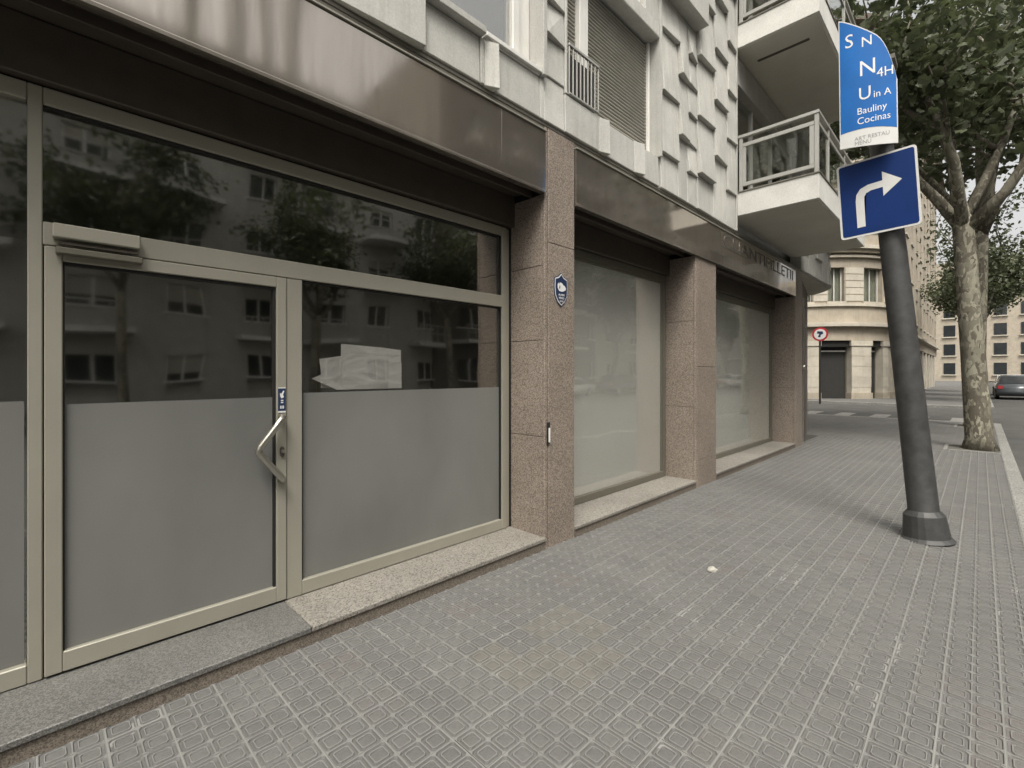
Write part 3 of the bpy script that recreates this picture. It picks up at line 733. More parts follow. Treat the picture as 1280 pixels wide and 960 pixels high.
prism(bm, [(3.203, 2.245), (3.205, 2.275), (3.215, 2.288), (3.224, 2.270), (3.232, 2.292), (3.262, 2.290), (3.282, 2.272), (3.300, 2.268), (3.318, 2.250), (3.312, 2.232), (3.290, 2.222), (3.262, 2.214), (3.222, 2.218)][::-1], fy(-0.0105, 0.0015))
from_bm('emblem', bm, M['white_print'], pq)
bm = bmesh.new()
prism(bm, [(3.222, 2.240), (3.230, 2.270), (3.238, 2.258), (3.232, 2.236)][::-1], fy(-0.0122, 0.0012)); from_bm('emblem_detail', bm, M['navy'], pq)
for s_, z in (('ALARM', 2.176), ('VIDEO', 2.149), ('24 H', 2.120)):
    me = text_mesh(s_, 0.026, 0.0006); xx = [v.co.x for v in me.vertices]; mid = (min(xx) + max(xx)) / 2
    for v in me.vertices: x, y, zz = v.co; v.co = (x - mid, -0.0112 - zz, y + z - 2.23)
    link('lettering', me, M['white_print'], pq)

bell = empty('door_bell', (3.083, 0.0, 0.895), 'slim black and white bell push on the seam of the granite pillar', 'door bell')
box('housing', 3.066, 3.100, -0.016, 0.0015, 0.895, 1.078, M['gasket'], bell, 0.005)
box('button', 3.072, 3.094, -0.022, -0.0165, 0.905, 1.030, M['white_print'], bell, 0.004)

def sheet(name, pts, y, label, fold=0.004):
    bm = bmesh.new()
    c = Vector((sum(p[0] for p in pts) / len(pts), 0, sum(p[1] for p in pts) / len(pts)))
    prism(bm, pts[::-1], lambda a, b, k: (a, y + fold * math.sin(9 * (a - c.x) + 7 * b) + 0.0006 * k, b))
    bmesh.ops.triangulate(bm, faces=bm.faces)
    bmesh.ops.subdivide_edges(bm, edges=bm.edges, cuts=5, use_grid_fill=True)
    for v in bm.verts: v.co.y += 0.007 * noise.noise(Vector((v.co.x * 9, y * 300, v.co.z * 16))) + 0.003 * noise.noise(Vector((v.co.x * 31, y * 300, v.co.z * 37)))
    return tag(from_bm(name, bm, M['paper'], None), label, 'paper', 'papers behind the shop glass')
Y0 = YD + 0.062
sheet('paper_sheet', [(1.475, 1.40), (1.95, 1.40), (1.95, 1.672), (1.80, 1.685), (1.475, 1.700)], Y0 + 0.030, 'rearmost white sheet, upper edge sloping, propped behind the shop glass')
sheet('paper_sheet', [(1.33, 1.40), (1.94, 1.40), (1.94, 1.63), (1.60, 1.635), (1.45, 1.605), (1.320, 1.592), (1.330, 1.50)], Y0 + 0.015, 'middle white sheet with crooked left corner propped behind the shop glass')
sheet('paper_sheet', [(1.43, 1.385), (1.935, 1.385), (1.935, 1.58), (1.55, 1.56), (1.34, 1.495), (1.265, 1.462)], Y0, 'front white sheet with pointed left corner propped behind the shop glass', 0.002)

# crumpled litter on the tiles
bm = bmesh.new(); bmesh.ops.create_icosphere(bm, subdivisions=2, radius=1.0)
for v in bm.verts:
    n_ = 1 + 0.55 * noise.noise(v.co * 2.1)
    v.co = Vector((v.co.x * 0.042 * n_, v.co.y * 0.034 * n_, max(-0.3, v.co.z) * 0.020 * n_))
bmesh.ops.translate(bm, verts=bm.verts, vec=(3.612, -1.183, 0.0065))
tag(from_bm('litter', bm, plain('soiled_paper', (0.38, 0.365, 0.32), 0.85, 0, 0.2, 40), None), 'small crumpled scrap of pale paper lying on the pavement tiles', 'litter')

# ------------------------------------------------------------------ leaning post with its two signs
PX, PY, TILT = 5.66, -2.285, R(-5.1)
post = empty('sign_post', (PX, PY, 0.0), 'thick dark grey leaning post carrying the blue signs at the kerb', 'post')
post.rotation_euler = (TILT, 0, 0)
bm = bmesh.new(); tube(bm, [(0, 0, -0.01), (0, 0, 0.05), (0, 0, 0.9), (0, 0, 3.0), (0, 0, 4.45), (0, 0, 4.50)], [0.145, 0.115, 0.108, 0.098, 0.085, 0.05], 20)
me = bpy.data.meshes.new('shaft'); bmesh.ops.recalc_face_normals(bm, faces=bm.faces); bm.to_mesh(me); bm.free()
for p in me.polygons: p.use_smooth = True
link('shaft', me, M['pole'], post)
bm = bmesh.new(); tube(bm, [(0, 0, 0.0), (0, 0, 0.03), (0, 0, 0.22), (0, 0, 0.26)], [0.20, 0.17, 0.15, 0.118], 20)
me = bpy.data.meshes.new('base'); bmesh.ops.recalc_face_normals(bm, faces=bm.faces); bm.to_mesh(me); bm.free(); link('base', me, M['pole'], post)

def _band(z, r):
    bm = bmesh.new(); tube(bm, [(0, 0, z - 0.02), (0, 0, z + 0.02)], r, 20); add_box(bm, -0.117, -r + 0.02, -0.03, 0.03, z - 0.018, z + 0.018)
    return local('clamp', bm, M['alu_dark'], post)

def local(name, bm, m, parent, smooth=False):
    bmesh.ops.recalc_face_normals(bm, faces=bm.faces)
    me_ = bpy.data.meshes.new(name); bm.to_mesh(me_); bm.free()
    if smooth:
        for p in me_.polygons: p.use_smooth = True
    return link(name, me_, m, parent)
for z_ in (2.95, 3.40, 3.85, 4.35): _band(z_, 0.104 if z_ < 3.6 else 0.097)
# traffic sign: local frame a = to the right of the viewer (-Y), b = up
sg = empty('direction_sign', (5.535, -1.945, 3.165), 'blue square traffic sign with white right-turn arrow on the leaning post', 'traffic sign')
sg.rotation_euler = (R(-3.2), 0, 0)
def sx(x0, th): return lambda a, b, k: (x0 - th * k, -a, b)
def rrect(w, h, r, n=5):
    o_ = []
    for cx, cy, a0 in ((w - r, h - r, 0), (-w + r, h - r, 90), (-w + r, -h + r, 180), (w - r, -h + r, 270)):
        for k in range(n + 1): o_.append((cx + r * math.cos(R(a0 + 90 * k / n)), cy + r * math.sin(R(a0 + 90 * k / n))))
    return o_
bm = bmesh.new(); prism(bm, rrect(0.300, 0.362, 0.03), sx(0.0, 0.012)); local('plate', bm, M['sign_white'], sg)
bm = bmesh.new(); prism(bm, rrect(0.282, 0.344, 0.02), sx(-0.0122, 0.0012)); local('face', bm, M['sign_blue'], sg)
ar = [(-0.165, -0.275), (-0.165, -0.02), (-0.157, 0.040), (-0.125, 0.088), (-0.065, 0.112), (0.045, 0.117), (0.045, 0.200), (0.185, 0.085), (0.045, -0.030), (0.045, 0.055),
      (-0.045, 0.052), (-0.080, 0.036), (-0.098, 0.002), (-0.102, -0.275)]
bm = bmesh.new(); prism(bm, ar[::-1], sx(-0.0136, 0.001)); bmesh.ops.triangulate(bm, faces=bm.faces); local('arrow', bm, M['sign_white'], sg)
for z in (-0.22, 0.22):
    bm = bmesh.new(); add_box(bm, 0.001, 0.03, -0.16, 0.10, z - 0.02, z + 0.02); local('bracket', bm, M['alu_dark'], sg)

# curved information board above
bd = empty('information_board', (5.34, -1.690, 3.60), 'curved bright blue information board with white lettering above the turn sign', 'sign board')
bd.rotation_euler = (R(-0.6), 0, 0)
RB = 1.0; W_ = 0.425
def bend(s, z, off=0.0):
    a = s / RB
    return Vector(((RB) * (1 - math.cos(a)) - off * math.cos(a), -(RB) * math.sin(a) - off * math.sin(a), z))
def ztop(s): return 1.215 - 0.40 * (s / W_) ** 1.15 - 0.30 * max(0, (s / W_ - 0.62) / 0.38) ** 2.4
def zlow(s): return 0.0 - 0.05 * (s / W_)
def zband(s): return 0.135 + 0.02 * math.sin(s / W_ * 2.4) - 0.06 * (s / W_) ** 2
def curved(name, f0, f1, off, th, m, s0=0.0, s1=W_, n=18):
    bmx = bmesh.new(); fr = []; bk = []
    for i in range(n + 1):
        s = s0 + (s1 - s0) * i / n
        fr.append([bmx.verts.new(bend(s, f0(s) + (f1(s) - f0(s)) * j / 8, off + th)) for j in range(9)])
        bk.append([bmx.verts.new(bend(s, f0(s) + (f1(s) - f0(s)) * j / 8, off)) for j in range(9)])
    for i in range(n):
        for j in range(8):
            bmx.faces.new((fr[i][j], fr[i + 1][j], fr[i + 1][j + 1], fr[i][j + 1])); bmx.faces.new((bk[i][j], bk[i][j + 1], bk[i + 1][j + 1], bk[i + 1][j]))
        bmx.faces.new((fr[i][0], bk[i][0], bk[i + 1][0], fr[i + 1][0])); bmx.faces.new((fr[i][8], fr[i + 1][8], bk[i + 1][8], bk[i][8]))
    for j in range(8):
        bmx.faces.new((fr[0][j], fr[0][j + 1], bk[0][j + 1], bk[0][j])); bmx.faces.new((fr[n][j], bk[n][j], bk[n][j + 1], fr[n][j + 1]))
    return local(name, bmx, m, bd)
curved('board', zlow, ztop, 0.0, 0.012, M['sign_white'])
curved('blue_face', zband, lambda s: ztop(s) - 0.012, 0.0122, 0.0015, M['banner_blue'], 0.008, W_ - 0.008)
for s_, size, s0, z0, sp in (('S', 0.175, 0.045, 0.925, 1), ('N', 0.13, 0.165, 0.89, 1), ('N', 0.20, 0.145, 0.625, 1), ('4H', 0.120, 0.275, 0.575, 0.8), ('U', 0.165, 0.140, 0.405, 1), ('in A', 0.09, 0.25, 0.40, 0.85),
                             ('Bauliny', 0.088, 0.13, 0.275, 1), ('Cocinas', 0.088, 0.13, 0.185, 1)):
    me = text_mesh(s_, size, 0.0006)
    for v in me.vertices: x, y, z = v.co; v.co = bend(s0 + x * 0.86, z0 + y, 0.0145 + z)
    link('lettering', me, M['white_print'], bd)
for s_, z0 in (('ART RESTAU', 0.060), ('MENU', 0.018)):
    me = text_mesh(s_, 0.05, 0.0005)
    for v in me.vertices: x, y, z = v.co; v.co = bend(0.11 + x * 0.9, z0 + y - 0.02, 0.0128 + z)
    link('small_lettering', me, M['grey_print'], bd)
for z in (0.10, 0.75):
    bm = bmesh.new(); add_box(bm, 0.085, 0.30, -0.40, -0.30, z - 0.02, z + 0.02); local('bracket', bm, M['alu_dark'], bd)

# ------------------------------------------------------------------ round prohibition sign on the far corner
rs = empty('no_entry_sign', (28.7, 3.3, -0.12), 'small round red and white sign on a thin post across the side street', 'traffic sign')
bm = bmesh.new(); tube(bm, [(0, 0, 0), (0, 0, 3.7)], 0.05, 10); local('post', bm, M['iron'], rs)
def disc(r, n=24): return [(r * math.cos(2 * math.pi * k / n), r * math.sin(2 * math.pi * k / n)) for k in range(n)]
for nm, r_, x_, mm in (('ring', 0.36, -0.06, 'sign_red'), ('disc', 0.27, -0.076, 'sign_white')):
    bm = bmesh.new(); prism(bm, disc(r_), lambda a, b, k, x_=x_: (x_ - 0.012 * k, -a - 0.02, 3.62 + b)); local(nm, bm, M[mm], rs)
bm = bmesh.new(); prism(bm, [(-0.10, -0.14), (0.02, -0.16), (0.03, -0.03), (0.14, 0.02), (0.12, 0.14), (-0.12, 0.16), (-0.14, 0.04), (-0.03, 0.02)], lambda a, b, k: (-0.089 - 0.004 * k, -a - 0.02, 3.62 + b))
local('symbol', bm, M['navy'], rs)

# ------------------------------------------------------------------ rounded stone building across the side street
Q = empty('corner_building', (33.0, 3.0, 0.0), 'beige stone building with rounded corner and ground-floor piers across the side street', 'building')
CX, CY, RR = 37.0, 7.0, 6.0
def ap(a0, a1, r, z0, z1, t, m, name, parent=Q, n=None, bulge=0.0):
    n = n or max(2, int(abs(a1 - a0) / 3))
    return arc_panel(CX, CY, r, a0, a1, z0, z1, t, m, parent, name, n, bulge)
ap(180, 270, RR - 0.75, 0.0, 21.5, 0.3, M['dark_void'], 'wall', n=24)
piers = [(176, 184), (194, 200), (203, 210.5), (227.0, 239.0), (248.5, 254), (259, 264)]
for a0, a1 in piers:
    p_ = ap(a0, a1, RR, 0.0, 3.35, 0.7, M['stone_light'], 'pier')
    ap(a0 - 0.6, a1 + 0.6, RR + 0.06, 3.05, 3.35, 0.72, M['stone_light'], 'capital', p_)
    ap(a0 - 0.6, a1 + 0.6, RR + 0.06, 0.0, 0.35, 0.72, M['stone'], 'plinth', p_)
    for z in (0.95, 1.55, 2.15, 2.75): ap(a0 - 0.05, a1 + 0.05, RR + 0.012, z - 0.28, z + 0.28, 0.1, M['stone_light'], 'stone', p_)
opens = [(184, 194), (210.5, 227.0), (239.0, 248.5), (254, 259)]
for a0, a1 in opens:
    sp = ap(a0, a1, RR - 0.45, 0.0, 3.0, 0.05, M['dark_void'], 'shop_window')
    ap(a0, a1, RR - 0.40, 2.72, 2.80, 0.08, M['white_frame'], 'transom', sp)
    ap(a0, a0 + 0.7, RR - 0.40, 0.0, 3.0, 0.08, M['alu_dark'], 'jamb', sp)
    ap(a1 - 0.7, a1, RR - 0.40, 0.0, 3.0, 0.08, M['alu_dark'], 'jamb', sp)
    ap(a0, a1, RR - 0.1, 3.0, 3.36, 0.5, M['iron'], 'shutter_box', sp)
ap(180, 270, RR + 0.03, 3.36, 4.15, 0.7, M['stone'], 'entablature', n=30)
ap(180, 270, RR + 0.32, 4.15, 4.32, 1.0, M['stone_light'], 'ledge', n=30)
ap(180, 270, RR + 0.20, 4.32, 4.40, 0.9, M['stone_light'], 'ledge', n=30)
ap(180, 270, RR, 4.40, 5.32, 0.7, M['stone'], 'spandrel', n=30)
ap(180, 270, RR + 0.12, 5.32, 5.47, 0.8, M['stone_light'], 'ledge', n=30)
def storey(z0, z1, win, first=False):
    """piers between windows from z0 (sill) to z1 (lintel)"""
    edges = [180] + [a for w in win for a in w] + [270]
    for a0, a1 in zip(edges[::2], edges[1::2]):
        p_ = ap(a0, a1, RR, z0, z1, 0.7, M['stone'], 'pier')
        if first:
            nb = 5; h = (z1 - z0) / nb
            for k in range(nb): ap(a0 + 0.5, a1 - 0.5, RR + 0.03, z0 + k * h + 0.02, z0 + (k + 1) * h - 0.02, 0.1, M['stone_light'], 'stone', p_)
    for a0, a1 in win:
        w_ = ap(a0, a1, RR - 0.30, z0, z1, 0.03, M['glass_clear'], 'window')
        ap(a0, a1, RR - 0.40, z0, z1, 0.03, M['curtain'], 'curtain', w_)
        for q0, q1 in ((a0, a0 + 0.6), (a1 - 0.6, a1), ((a0 + a1) / 2 - 0.25, (a0 + a1) / 2 + 0.25)):
            ap(q0, q1, RR - 0.26, z0, z1, 0.08, M['white_frame'], 'frame', w_)
        ap(a0 - 0.8, a1 + 0.8, RR + 0.06, z0 - 0.12, z0, 0.4, M['stone_light'], 'sill', w_)
wins = [(184, 192.5), (199, 207), (214.6, 223.0), (234.3, 248.0), (255, 264)]
storey(5.60, 7.55, wins, True)
ap(180, 270, RR, 5.47, 5.60, 0.7, M['stone'], 'spandrel', n=30)
ap(180, 270, RR, 7.55, 8.35, 0.7, M['stone'], 'frieze', n=30)
ap(180, 270, RR + 0.18, 8.10, 8.22, 0.8, M['stone_light'], 'ledge', n=30)
ap(180, 270, RR + 0.45, 8.55, 8.75, 1.1, M['stone_light'], 'cornice', n=30)
ap(180, 270, RR + 0.28, 8.35, 8.55, 0.9, M['stone'], 'cornice', n=30)
ap(180, 270, RR, 8.75, 9.7, 0.7, M['stone'], 'parapet', n=30)
zf = 9.7
for k in range(4):
    storey(zf, zf + 1.9, wins); ap(180, 270, RR, zf + 1.9, zf + 2.85, 0.7, M['stone'], 'spandrel', n=30)
    ap(180, 270, RR + 0.2, zf + 2.0, zf + 2.12, 0.8, M['stone_light'], 'ledge', n=30)
    zf += 2.85
ap(180, 270, RR + 0.9, zf, zf + 0.35, 1.8, M['eave'], 'eave', n=30)
# straight wings beyond the curve
def wing(along_x):
    for k in range(10):
        s0 = k * 3.6
        def bx(name, a0, a1, d0, d1, z0, z1, m, par=Q):
            if along_x: return box(name, 37 + a0, 37 + a1, 1 + d0, 1 + d1, z0, z1, m, par, 0)
            return box(name, 31 + d0, 31 + d1, 7 + a0, 7 + a1, z0, z1, m, par, 0)
        bx('pier', s0 + 0.01, s0 + 1.0, 0, 0.7, 0, 3.36, M['stone_light'])
        bx('shop_window', s0 + 1.0, s0 + 3.6, 0.45, 0.5, 0, 3.36, M['blue_dusk'])
        bx('entablature', s0 + 0.005, s0 + 3.6, -0.03, 0.7, 3.36, 4.40, M['stone'])
        bx('ledge', s0 + 0.005, s0 + 3.6, -0.30, 0.0, 4.15, 4.32, M['stone_light'])
        z = 4.40
        for fl in range(6):
            h = 2.85
            bx('wall', s0 + 0.005, s0 + 3.6, 0, 0.7, z, z + 0.95, M['stone'])
            bx('wall', s0 + 0.005, s0 + 1.1, 0, 0.7, z + 0.95, z + h, M['stone'])
            bx('wall', s0 + 2.5, s0 + 3.6, 0, 0.7, z + 0.95, z + h, M['stone'])
            w_ = bx('window', s0 + 1.1, s0 + 2.5, 0.3, 0.36, z + 0.95, z + h, M['blue_dusk'])
            bx('frame', s0 + 1.76, s0 + 1.84, 0.26, 0.299, z + 0.95, z + h, M['white_frame'], w_)
            bx('sill', s0 + 1.0, s0 + 2.6, -0.08, 0.25, z + 0.83, z + 0.948, M['stone_light'], w_)
            z += h
        bx('eave', s0 + 0.005, s0 + 3.6, -0.9, 0.7, z, z + 0.35, M['eave'])
wing(True)
wing(False)

# ------------------------------------------------------------------ opposite side of the street (seen mirrored in the glass)
def opposite(name, x0, x1, floors, m, label, wide, seed, setback=0.0, reflection_bars=(), fh=3.1):
    rnd = random.Random(seed)
    yf = -20.0 - setback
    E_ = empty(name, ((x0 + x1) / 2, yf, 0), label, 'building')
    h = 0.3 + fh * floors
    for cxm, wm, hm in reflection_bars: box('reflection_bar', cxm - wm / 2, cxm + wm / 2, yf - 1.2, yf - 0.5, h + 0.35, h + hm, m, E_, 0.02)  # unseen uprights added on the roof for dark bars in the fascia reflection
    box('wall', x0, x1, yf - 10, yf - 0.25, 0, h, m, E_, 0)
    n = int((x1 - x0) / wide); st = (x1 - x0) / n
    for i in range(n):
        box('pier', x0 + i * st + 0.002, x0 + i * st + st * 0.56, yf - 0.25, yf, 0, h, m, E_, 0)
    for fl in range(floors + 1):
        z = 0.3 + fl * fh
        box('floor_band', x0, x1, yf - 0.25, yf - 0.03, z - 0.95, z + 0.85 if fl else 0.6, m, E_, 0)
    box('cornice', x0 - 0.2, x1 + 0.2, yf - 1.0, yf + 0.5, h, h + 0.35, m, E_, 0)
    for fl in range(floors):
        z = 0.3 + fl * fh
        for i in range(n):
            a = x0 + i * st + st * 0.56; b = x0 + (i + 1) * st
            w_ = box('window', a, b, yf - 0.245, yf - 0.20, z + 0.85, z + 2.15, M['blue_dusk'], E_, 0)
            c_ = (a + b) / 2
            boxes('frame', [(a, a + 0.07, yf - 0.20, yf - 0.14, z + 0.85, z + 2.15), (b - 0.07, b, yf - 0.20, yf - 0.14, z + 0.85, z + 2.15),
                            (c_ - 0.04, c_ + 0.04, yf - 0.20, yf - 0.14, z + 0.85, z + 2.15), (a - 0.1, b + 0.1, yf - 0.20, yf + 0.06, z + 0.78, z + 0.85)], M['white_frame'], w_, 0)
            if rnd.random() < 0.35: box('blind', a + 0.07, b - 0.07, yf - 0.19, yf - 0.15, z + rnd.uniform(1.1, 1.7), z + 2.15, M['shutter'], w_, 0)
            if fl and (i + fl * seed) % 3 != 0:
                bl = box('balcony', a - 0.5, b + 0.5, yf, yf + 1.1, z - 0.15, z + 0.05, M['balcony'], E_, 0)
                boxes('railing', [(a - 0.5, b + 0.5, yf + 1.04, yf + 1.08, z + 0.9, z + 0.96), (a - 0.5, b + 0.5, yf + 1.04, yf + 1.08, z + 0.45, z + 0.5)] +
                      [(q, q + 0.04, yf + 1.04, yf + 1.08, z + 0.06, z + 0.9) for q in [a - 0.5 + 0.5 * k for k in range(int((b - a + 1.0) / 0.5) + 1)]], M['railing'], bl, 0)
    return E_
opposite('apartment_building', -26, -4.0, 5, M['opp_wall'], 'grey rendered apartment block opposite, mirrored at the far left of the shop door', 3.2, 3)
opposite('apartment_building', -4.0, 17.0, 5, M['opp_wall'], 'lower grey apartment block opposite, mirrored in the shop door', 2.9, 4,
         reflection_bars=((4.5, 0.6, 5.5), (6.2, 0.6, 7.0), (7.5, 0.45, 6.0), (8.8, 0.55, 8.0)), fh=2.82)
opposite('apartment_building', 17.0, 34, 7, M['opp_wall2'], 'tall brown apartment block opposite, mirrored in the shop window', 3.0, 5)
opposite('apartment_building', 34, 80, 7, M['opp_wall'], 'long grey apartment block opposite, mirrored in the last display window', 3.3, 6)
FB = empty('apartment_building', (120, -8, 0), 'pale distant apartment block closing the end of the street', 'building')
box('wall', 120, 132, -30, 22, 0, 22, M['stone'], FB, 0)
for i in range(15):
    for k in range(6):
        w_ = box('window', 119.9, 120.0, -29 + i * 3.3, -27.4 + i * 3.3, 1.2 + k * 3.5, 3.3 + k * 3.5, M['blue_dusk'], FB, 0)
        box('sill', 119.7, 119.98, -29.2 + i * 3.3, -27.2 + i * 3.3, 1.0 + k * 3.5, 1.19 + k * 3.5, M['stone_light'], w_, 0)

# ------------------------------------------------------------------ street trees
def tree_meshes(seed, height=11.0, spread=3.4):
    rnd = random.Random(seed)
    bt = bmesh.new(); bl_ = bmesh.new(); bb = bmesh.new(); tips = []
    h0 = rnd.uniform(3.4, 4.0)
    lean = Vector((rnd.uniform(-0.15, 0.15), rnd.uniform(-0.1, 0.25), 0))
    trunk = [Vector((0, 0, -0.03)), Vector((0, 0, 0.2)) + lean * 0.05, Vector((0.02, 0, 1.6)) + lean * 0.4, Vector((0, 0.02, h0)) + lean, Vector((0, 0.02, h0 + 0.35)) + lean * 1.1]
    tube(bt, trunk, [0.24, 0.175, 0.150, 0.135, 0.07], 12)
    def branch(p, d, length, r, depth):
        pts = [p]; q = p.copy(); dd = d.copy()
        for k in range(4):
            dd = (dd + Vector((rnd.gauss(0, 0.16), rnd.gauss(0, 0.16), rnd.gauss(0.05, 0.10)))).normalized()
            q = q + dd * length / 4; pts.append(q.copy())
            if depth <= 1: tips.append((q.copy(), 0.55))
        tube(bb, pts, [r, r * 0.85, r * 0.7, r * 0.58, r * 0.45], 6)
        if depth == 0: tips.append((q.copy(), 0.75)); return
        for k in range(3 if depth > 1 else 3):
            a = Vector((rnd.gauss(0, 1), rnd.gauss(0, 1), rnd.gauss(0.25, 0.5))).normalized()
            i0 = rnd.choice((2, 3, 4))
            branch(pts[i0], (dd * 0.9 + a * 0.85).normalized(), length * rnd.uniform(0.55, 0.75), r * 0.5, depth - 1)
    for k in range(5):
        a = 2 * math.pi * k / 5 + rnd.uniform(-0.3, 0.3)
        branch(trunk[-2] + Vector((0, 0, rnd.uniform(-0.15, 0.2))), Vector((math.cos(a) * 0.62, math.sin(a) * 0.62, rnd.uniform(0.75, 1.3))).normalized(), rnd.uniform(2.2, 3.3) * spread / 3.4, 0.092, 2)
    for c, s in tips:
        for k in range(17):
            o_ = c + Vector((rnd.gauss(0, s * 0.55), rnd.gauss(0, s * 0.55), rnd.gauss(-0.05, s * 0.42)))
            sz = rnd.uniform(0.05, 0.105)
            nrm_ = Vector((rnd.gauss(0, 0.6), rnd.gauss(0, 0.6), rnd.gauss(0.6, 0.5))).normalized()
            t_ = nrm_.cross(Vector((rnd.gauss(0, 1), rnd.gauss(0, 1), rnd.gauss(0, 1)))).normalized(); b_ = nrm_.cross(t_)
            # five-lobed plane leaf, folded a little along the midrib
            vs_ = [bl_.verts.new(o_ + t_ * (u * sz) + b_ * (v * sz) + nrm_ * (abs(v) * -0.25 * sz)) for u, v in
                   ((-0.9, 0), (-0.35, 0.85), (-0.05, 0.45), (0.45, 0.75), (1.0, 0.0), (0.45, -0.75), (-0.05, -0.45), (-0.35, -0.85))]
            bl_.faces.new((vs_[0], vs_[4], vs_[3], vs_[2], vs_[1])); bl_.faces.new((vs_[0], vs_[7], vs_[6], vs_[5], vs_[4]))
    out = []
    for nm, b_ in (('trunk', bt), ('branches', bb), ('crown', bl_)):
        m_ = bpy.data.meshes.new(nm); b_.to_mesh(m_); b_.free(); m_.materials.append(M['leaf'] if nm == 'crown' else M['bark'])
        if nm != 'crown':
            for p in m_.polygons: p.use_smooth = True
        out.append((nm, m_))
    return out
TM = [tree_meshes(s) for s in (11, 23, 31)]
def tree(x, y, k, rz, s, label):
    T = empty('plane_tree', (x, y, 0 if y > -3 or y < -17 else -0.12), label, 'tree', 'street trees'); T.rotation_euler = (0, 0, R(rz)); T.scale = (s, s, s)
    for nm, m_ in TM[k]:
        o_ = link(nm, m_, None, T)
        if nm == 'crown': o_['kind'] = 'stuff'
tree(13.0, -2.62, 0, 40, 1.20, 'nearest leafy plane tree at the kerb behind the blue signs')
tree(18.4, -2.55, 1, 130, 1.3, 'second leafy plane tree along the kerb, beside the side street')
tree(33.0, -2.5, 2, 220, 1.1, 'leafy plane tree beyond the side street, beside the rounded building')
tree(41.0, -2.5, 0, 300, 1.1, 'distant plane tree farther down the pavement beyond the rounded building')
tree(50.0, -2.5, 1, 20, 1.1, 'farthest plane tree at the end of the pavement')
tree(-6.2, -3.6, 2, 75, 0.95, 'plane tree at the kerb mirrored near the door hinge side')
tree(-9.5, -18.0, 0, 75, 1.0, 'plane tree on the opposite pavement mirrored at the left of the door')
tree(2.0, -18.0, 1, 200, 1.1, 'plane tree on the opposite pavement mirrored in the door glass')
tree(9.0, -18.0, 2, 10, 1.15, 'plane tree on the opposite pavement mirrored in the shop window')
tree(17.0, -18.0, 0, 110, 1.2, 'plane tree on the opposite pavement mirrored in the middle display window')
tree(26.0, -18.0, 1, 250, 1.15, 'plane tree on the opposite pavement mirrored in the last display window')

for x_, k_, r_, l_ in ((34.0, 2, 40, 'plane tree opposite, beside the black hatchback, mirrored in the display windows'), (42.0, 0, 160, 'plane tree opposite, between the white and the dark red hatchback'),
                       (50.0, 1, 300, 'plane tree opposite, between the dark red and the pale grey hatchback'), (58.0, 2, 90, 'plane tree opposite, past the last parked hatchback')):
    tree(x_, -18.0, k_, r_, 1.15, l_)
for x_ in (13.0, 18.4):
    tp = tag(box('tree_pit', x_ - 0.42, x_ + 0.42, -2.89, -2.16, -0.004, 0.006, M['earth'], None, 0), kind='structure')
    for q in ((x_ - 0.48, x_ + 0.48, -2.16, -2.10), (x_ - 0.48, x_ - 0.42, -2.89, -2.1605), (x_ + 0.42, x_ + 0.48, -2.89, -2.1605)):
        box('edging', q[0], q[1], q[2], q[3], -0.004, 0.014, M['kerb'], tp, 0.004)

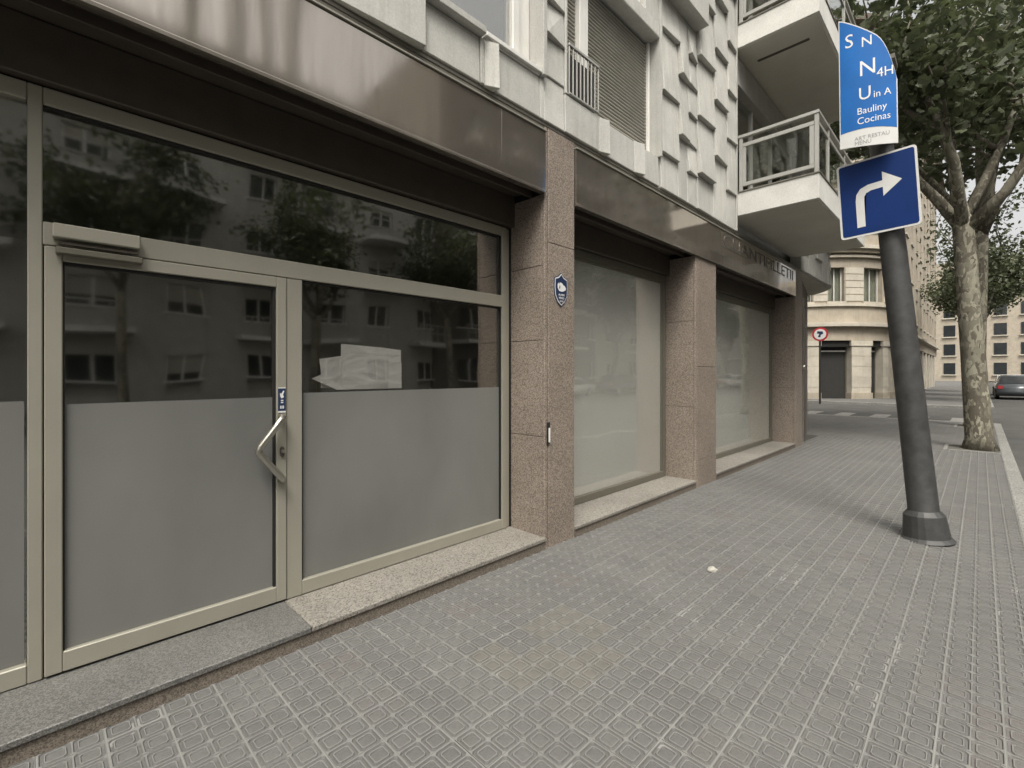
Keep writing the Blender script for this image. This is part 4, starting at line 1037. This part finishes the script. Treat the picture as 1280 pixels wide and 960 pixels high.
# ------------------------------------------------------------------ cars parked on the far side (mirrored in the display windows)
def extrude_profile(name, prof, y0, y1, m, parent, taper=0.0, bev=0.03):
    bm = bmesh.new()
    zs = [p[1] for p in prof]; zl, zh = min(zs), max(zs)
    prism(bm, prof, lambda a, b, k: (a, (y0 if k == 0 else y1) + (1 if k == 0 else -1) * taper * (b - zl) / (zh - zl), b))
    bmesh.ops.bevel(bm, geom=list(bm.edges), offset=bev, segments=2, affect='EDGES', clamp_overlap=True)
    return local(name, bm, m, parent, True)
def car(x, y, colour, cname, label):
    C = empty('parked_car', (x, y, -0.12), label, 'car', 'cars parked across the street')
    pm = plain(cname, colour, 0.25, 0.1, 0.04)
    extrude_profile('body', [(-2.1, 0.25), (2.08, 0.25), (2.12, 0.62), (1.95, 0.80), (1.0, 0.92), (-1.95, 0.95), (-2.12, 0.60)], -0.86, 0.86, pm, C, 0.06, 0.06)
    cab = extrude_profile('cabin', [(-1.85, 0.90), (1.05, 0.90), (0.35, 1.42), (-0.2, 1.48), (-1.35, 1.45)], -0.80, 0.80, pm, C, 0.16, 0.05)
    for sgn in (-1, 1):
        bm = bmesh.new()
        for pts in ([(-1.55, 0.97), (-0.42, 0.97), (-0.42, 1.36), (-1.22, 1.36)], [(-0.34, 0.97), (0.78, 0.97), (0.27, 1.34), (-0.34, 1.37)]):
            bm2 = bmesh.new(); prism(bm2, pts, lambda a, b, k: (a, sgn * (0.80 - 0.16 * (b - 0.90) / 0.58 + 0.006 * k - 0.002), b)); local('side_window', bm2, M['blue_dusk'], cab)
        bm.free()
        for wx in (-1.32, 1.30):
            bm = bmesh.new(); tube(bm, [(wx, sgn * 0.70, 0.31), (wx, sgn * 0.73, 0.31), (wx, sgn * 0.86, 0.31), (wx, sgn * 0.885, 0.31)], [0.27, 0.31, 0.31, 0.27], 20)
            wh = local('wheel', bm, M['tyre'], C)
            bm = bmesh.new(); tube(bm, [(wx, sgn * 0.886, 0.31), (wx, sgn * 0.893, 0.31)], [0.20, 0.17], 16); local('rim', bm, M['steel'], wh)
        bm = bmesh.new(); add_box(bm, 2.02, 2.11, sgn * 0.66 - 0.14, sgn * 0.66 + 0.14, 0.60, 0.72); local('headlight', bm, M['white_print'], C)
        bm = bmesh.new(); add_box(bm, -2.11, -2.03, sgn * 0.68 - 0.10, sgn * 0.68 + 0.10, 0.66, 0.84); local('tail_light', bm, M['sign_red'], C)
    bm = bmesh.new()
    for pts in ([(1.02, 0.95), (0.40, 1.40)], [(-1.82, 0.97), (-1.40, 1.40)]):
        (xa, za), (xb, zb) = pts; sg_ = 1 if xa > 0 else -1
        v = [bm.verts.new((px + sg_ * 0.02, sy * (0.74 - 0.13 * t_), pz)) for (px, pz, t_) in ((xa, za, 0), (xb, zb, 1)) for sy in (-1, 1)]
        bm.faces.new((v[0], v[1], v[3], v[2]))
    local('windscreen', bm, M['blue_dusk'], cab)
for x_, c_, n_, l_ in ((24.5, (0.55, 0.55, 0.54), 'silver_paint', 'silver hatchback parked across the street, nearest the tall brown block'), (31.0, (0.03, 0.03, 0.035), 'black_paint', 'black hatchback parked across the street behind the silver one'),
                       (38.5, (0.68, 0.68, 0.66), 'white_paint', 'white hatchback parked across the street beside the long grey block'), (47.0, (0.25, 0.03, 0.03), 'red_paint', 'dark red hatchback parked across the street'), (54.0, (0.6, 0.6, 0.58), 'pale_grey_paint', 'pale grey hatchback parked farthest along the opposite kerb')):
    car(x_, -15.7, c_, n_, l_)

for x_, c_, n_, l_ in ((43.0, (0.10, 0.11, 0.12), 'slate_paint', 'slate grey hatchback parked at the near kerb beyond the side street'), (49.5, (0.62, 0.62, 0.60), 'cream_paint', 'cream hatchback parked at the near kerb ahead of the slate one')):
    car(x_, -4.15, c_, n_, l_)
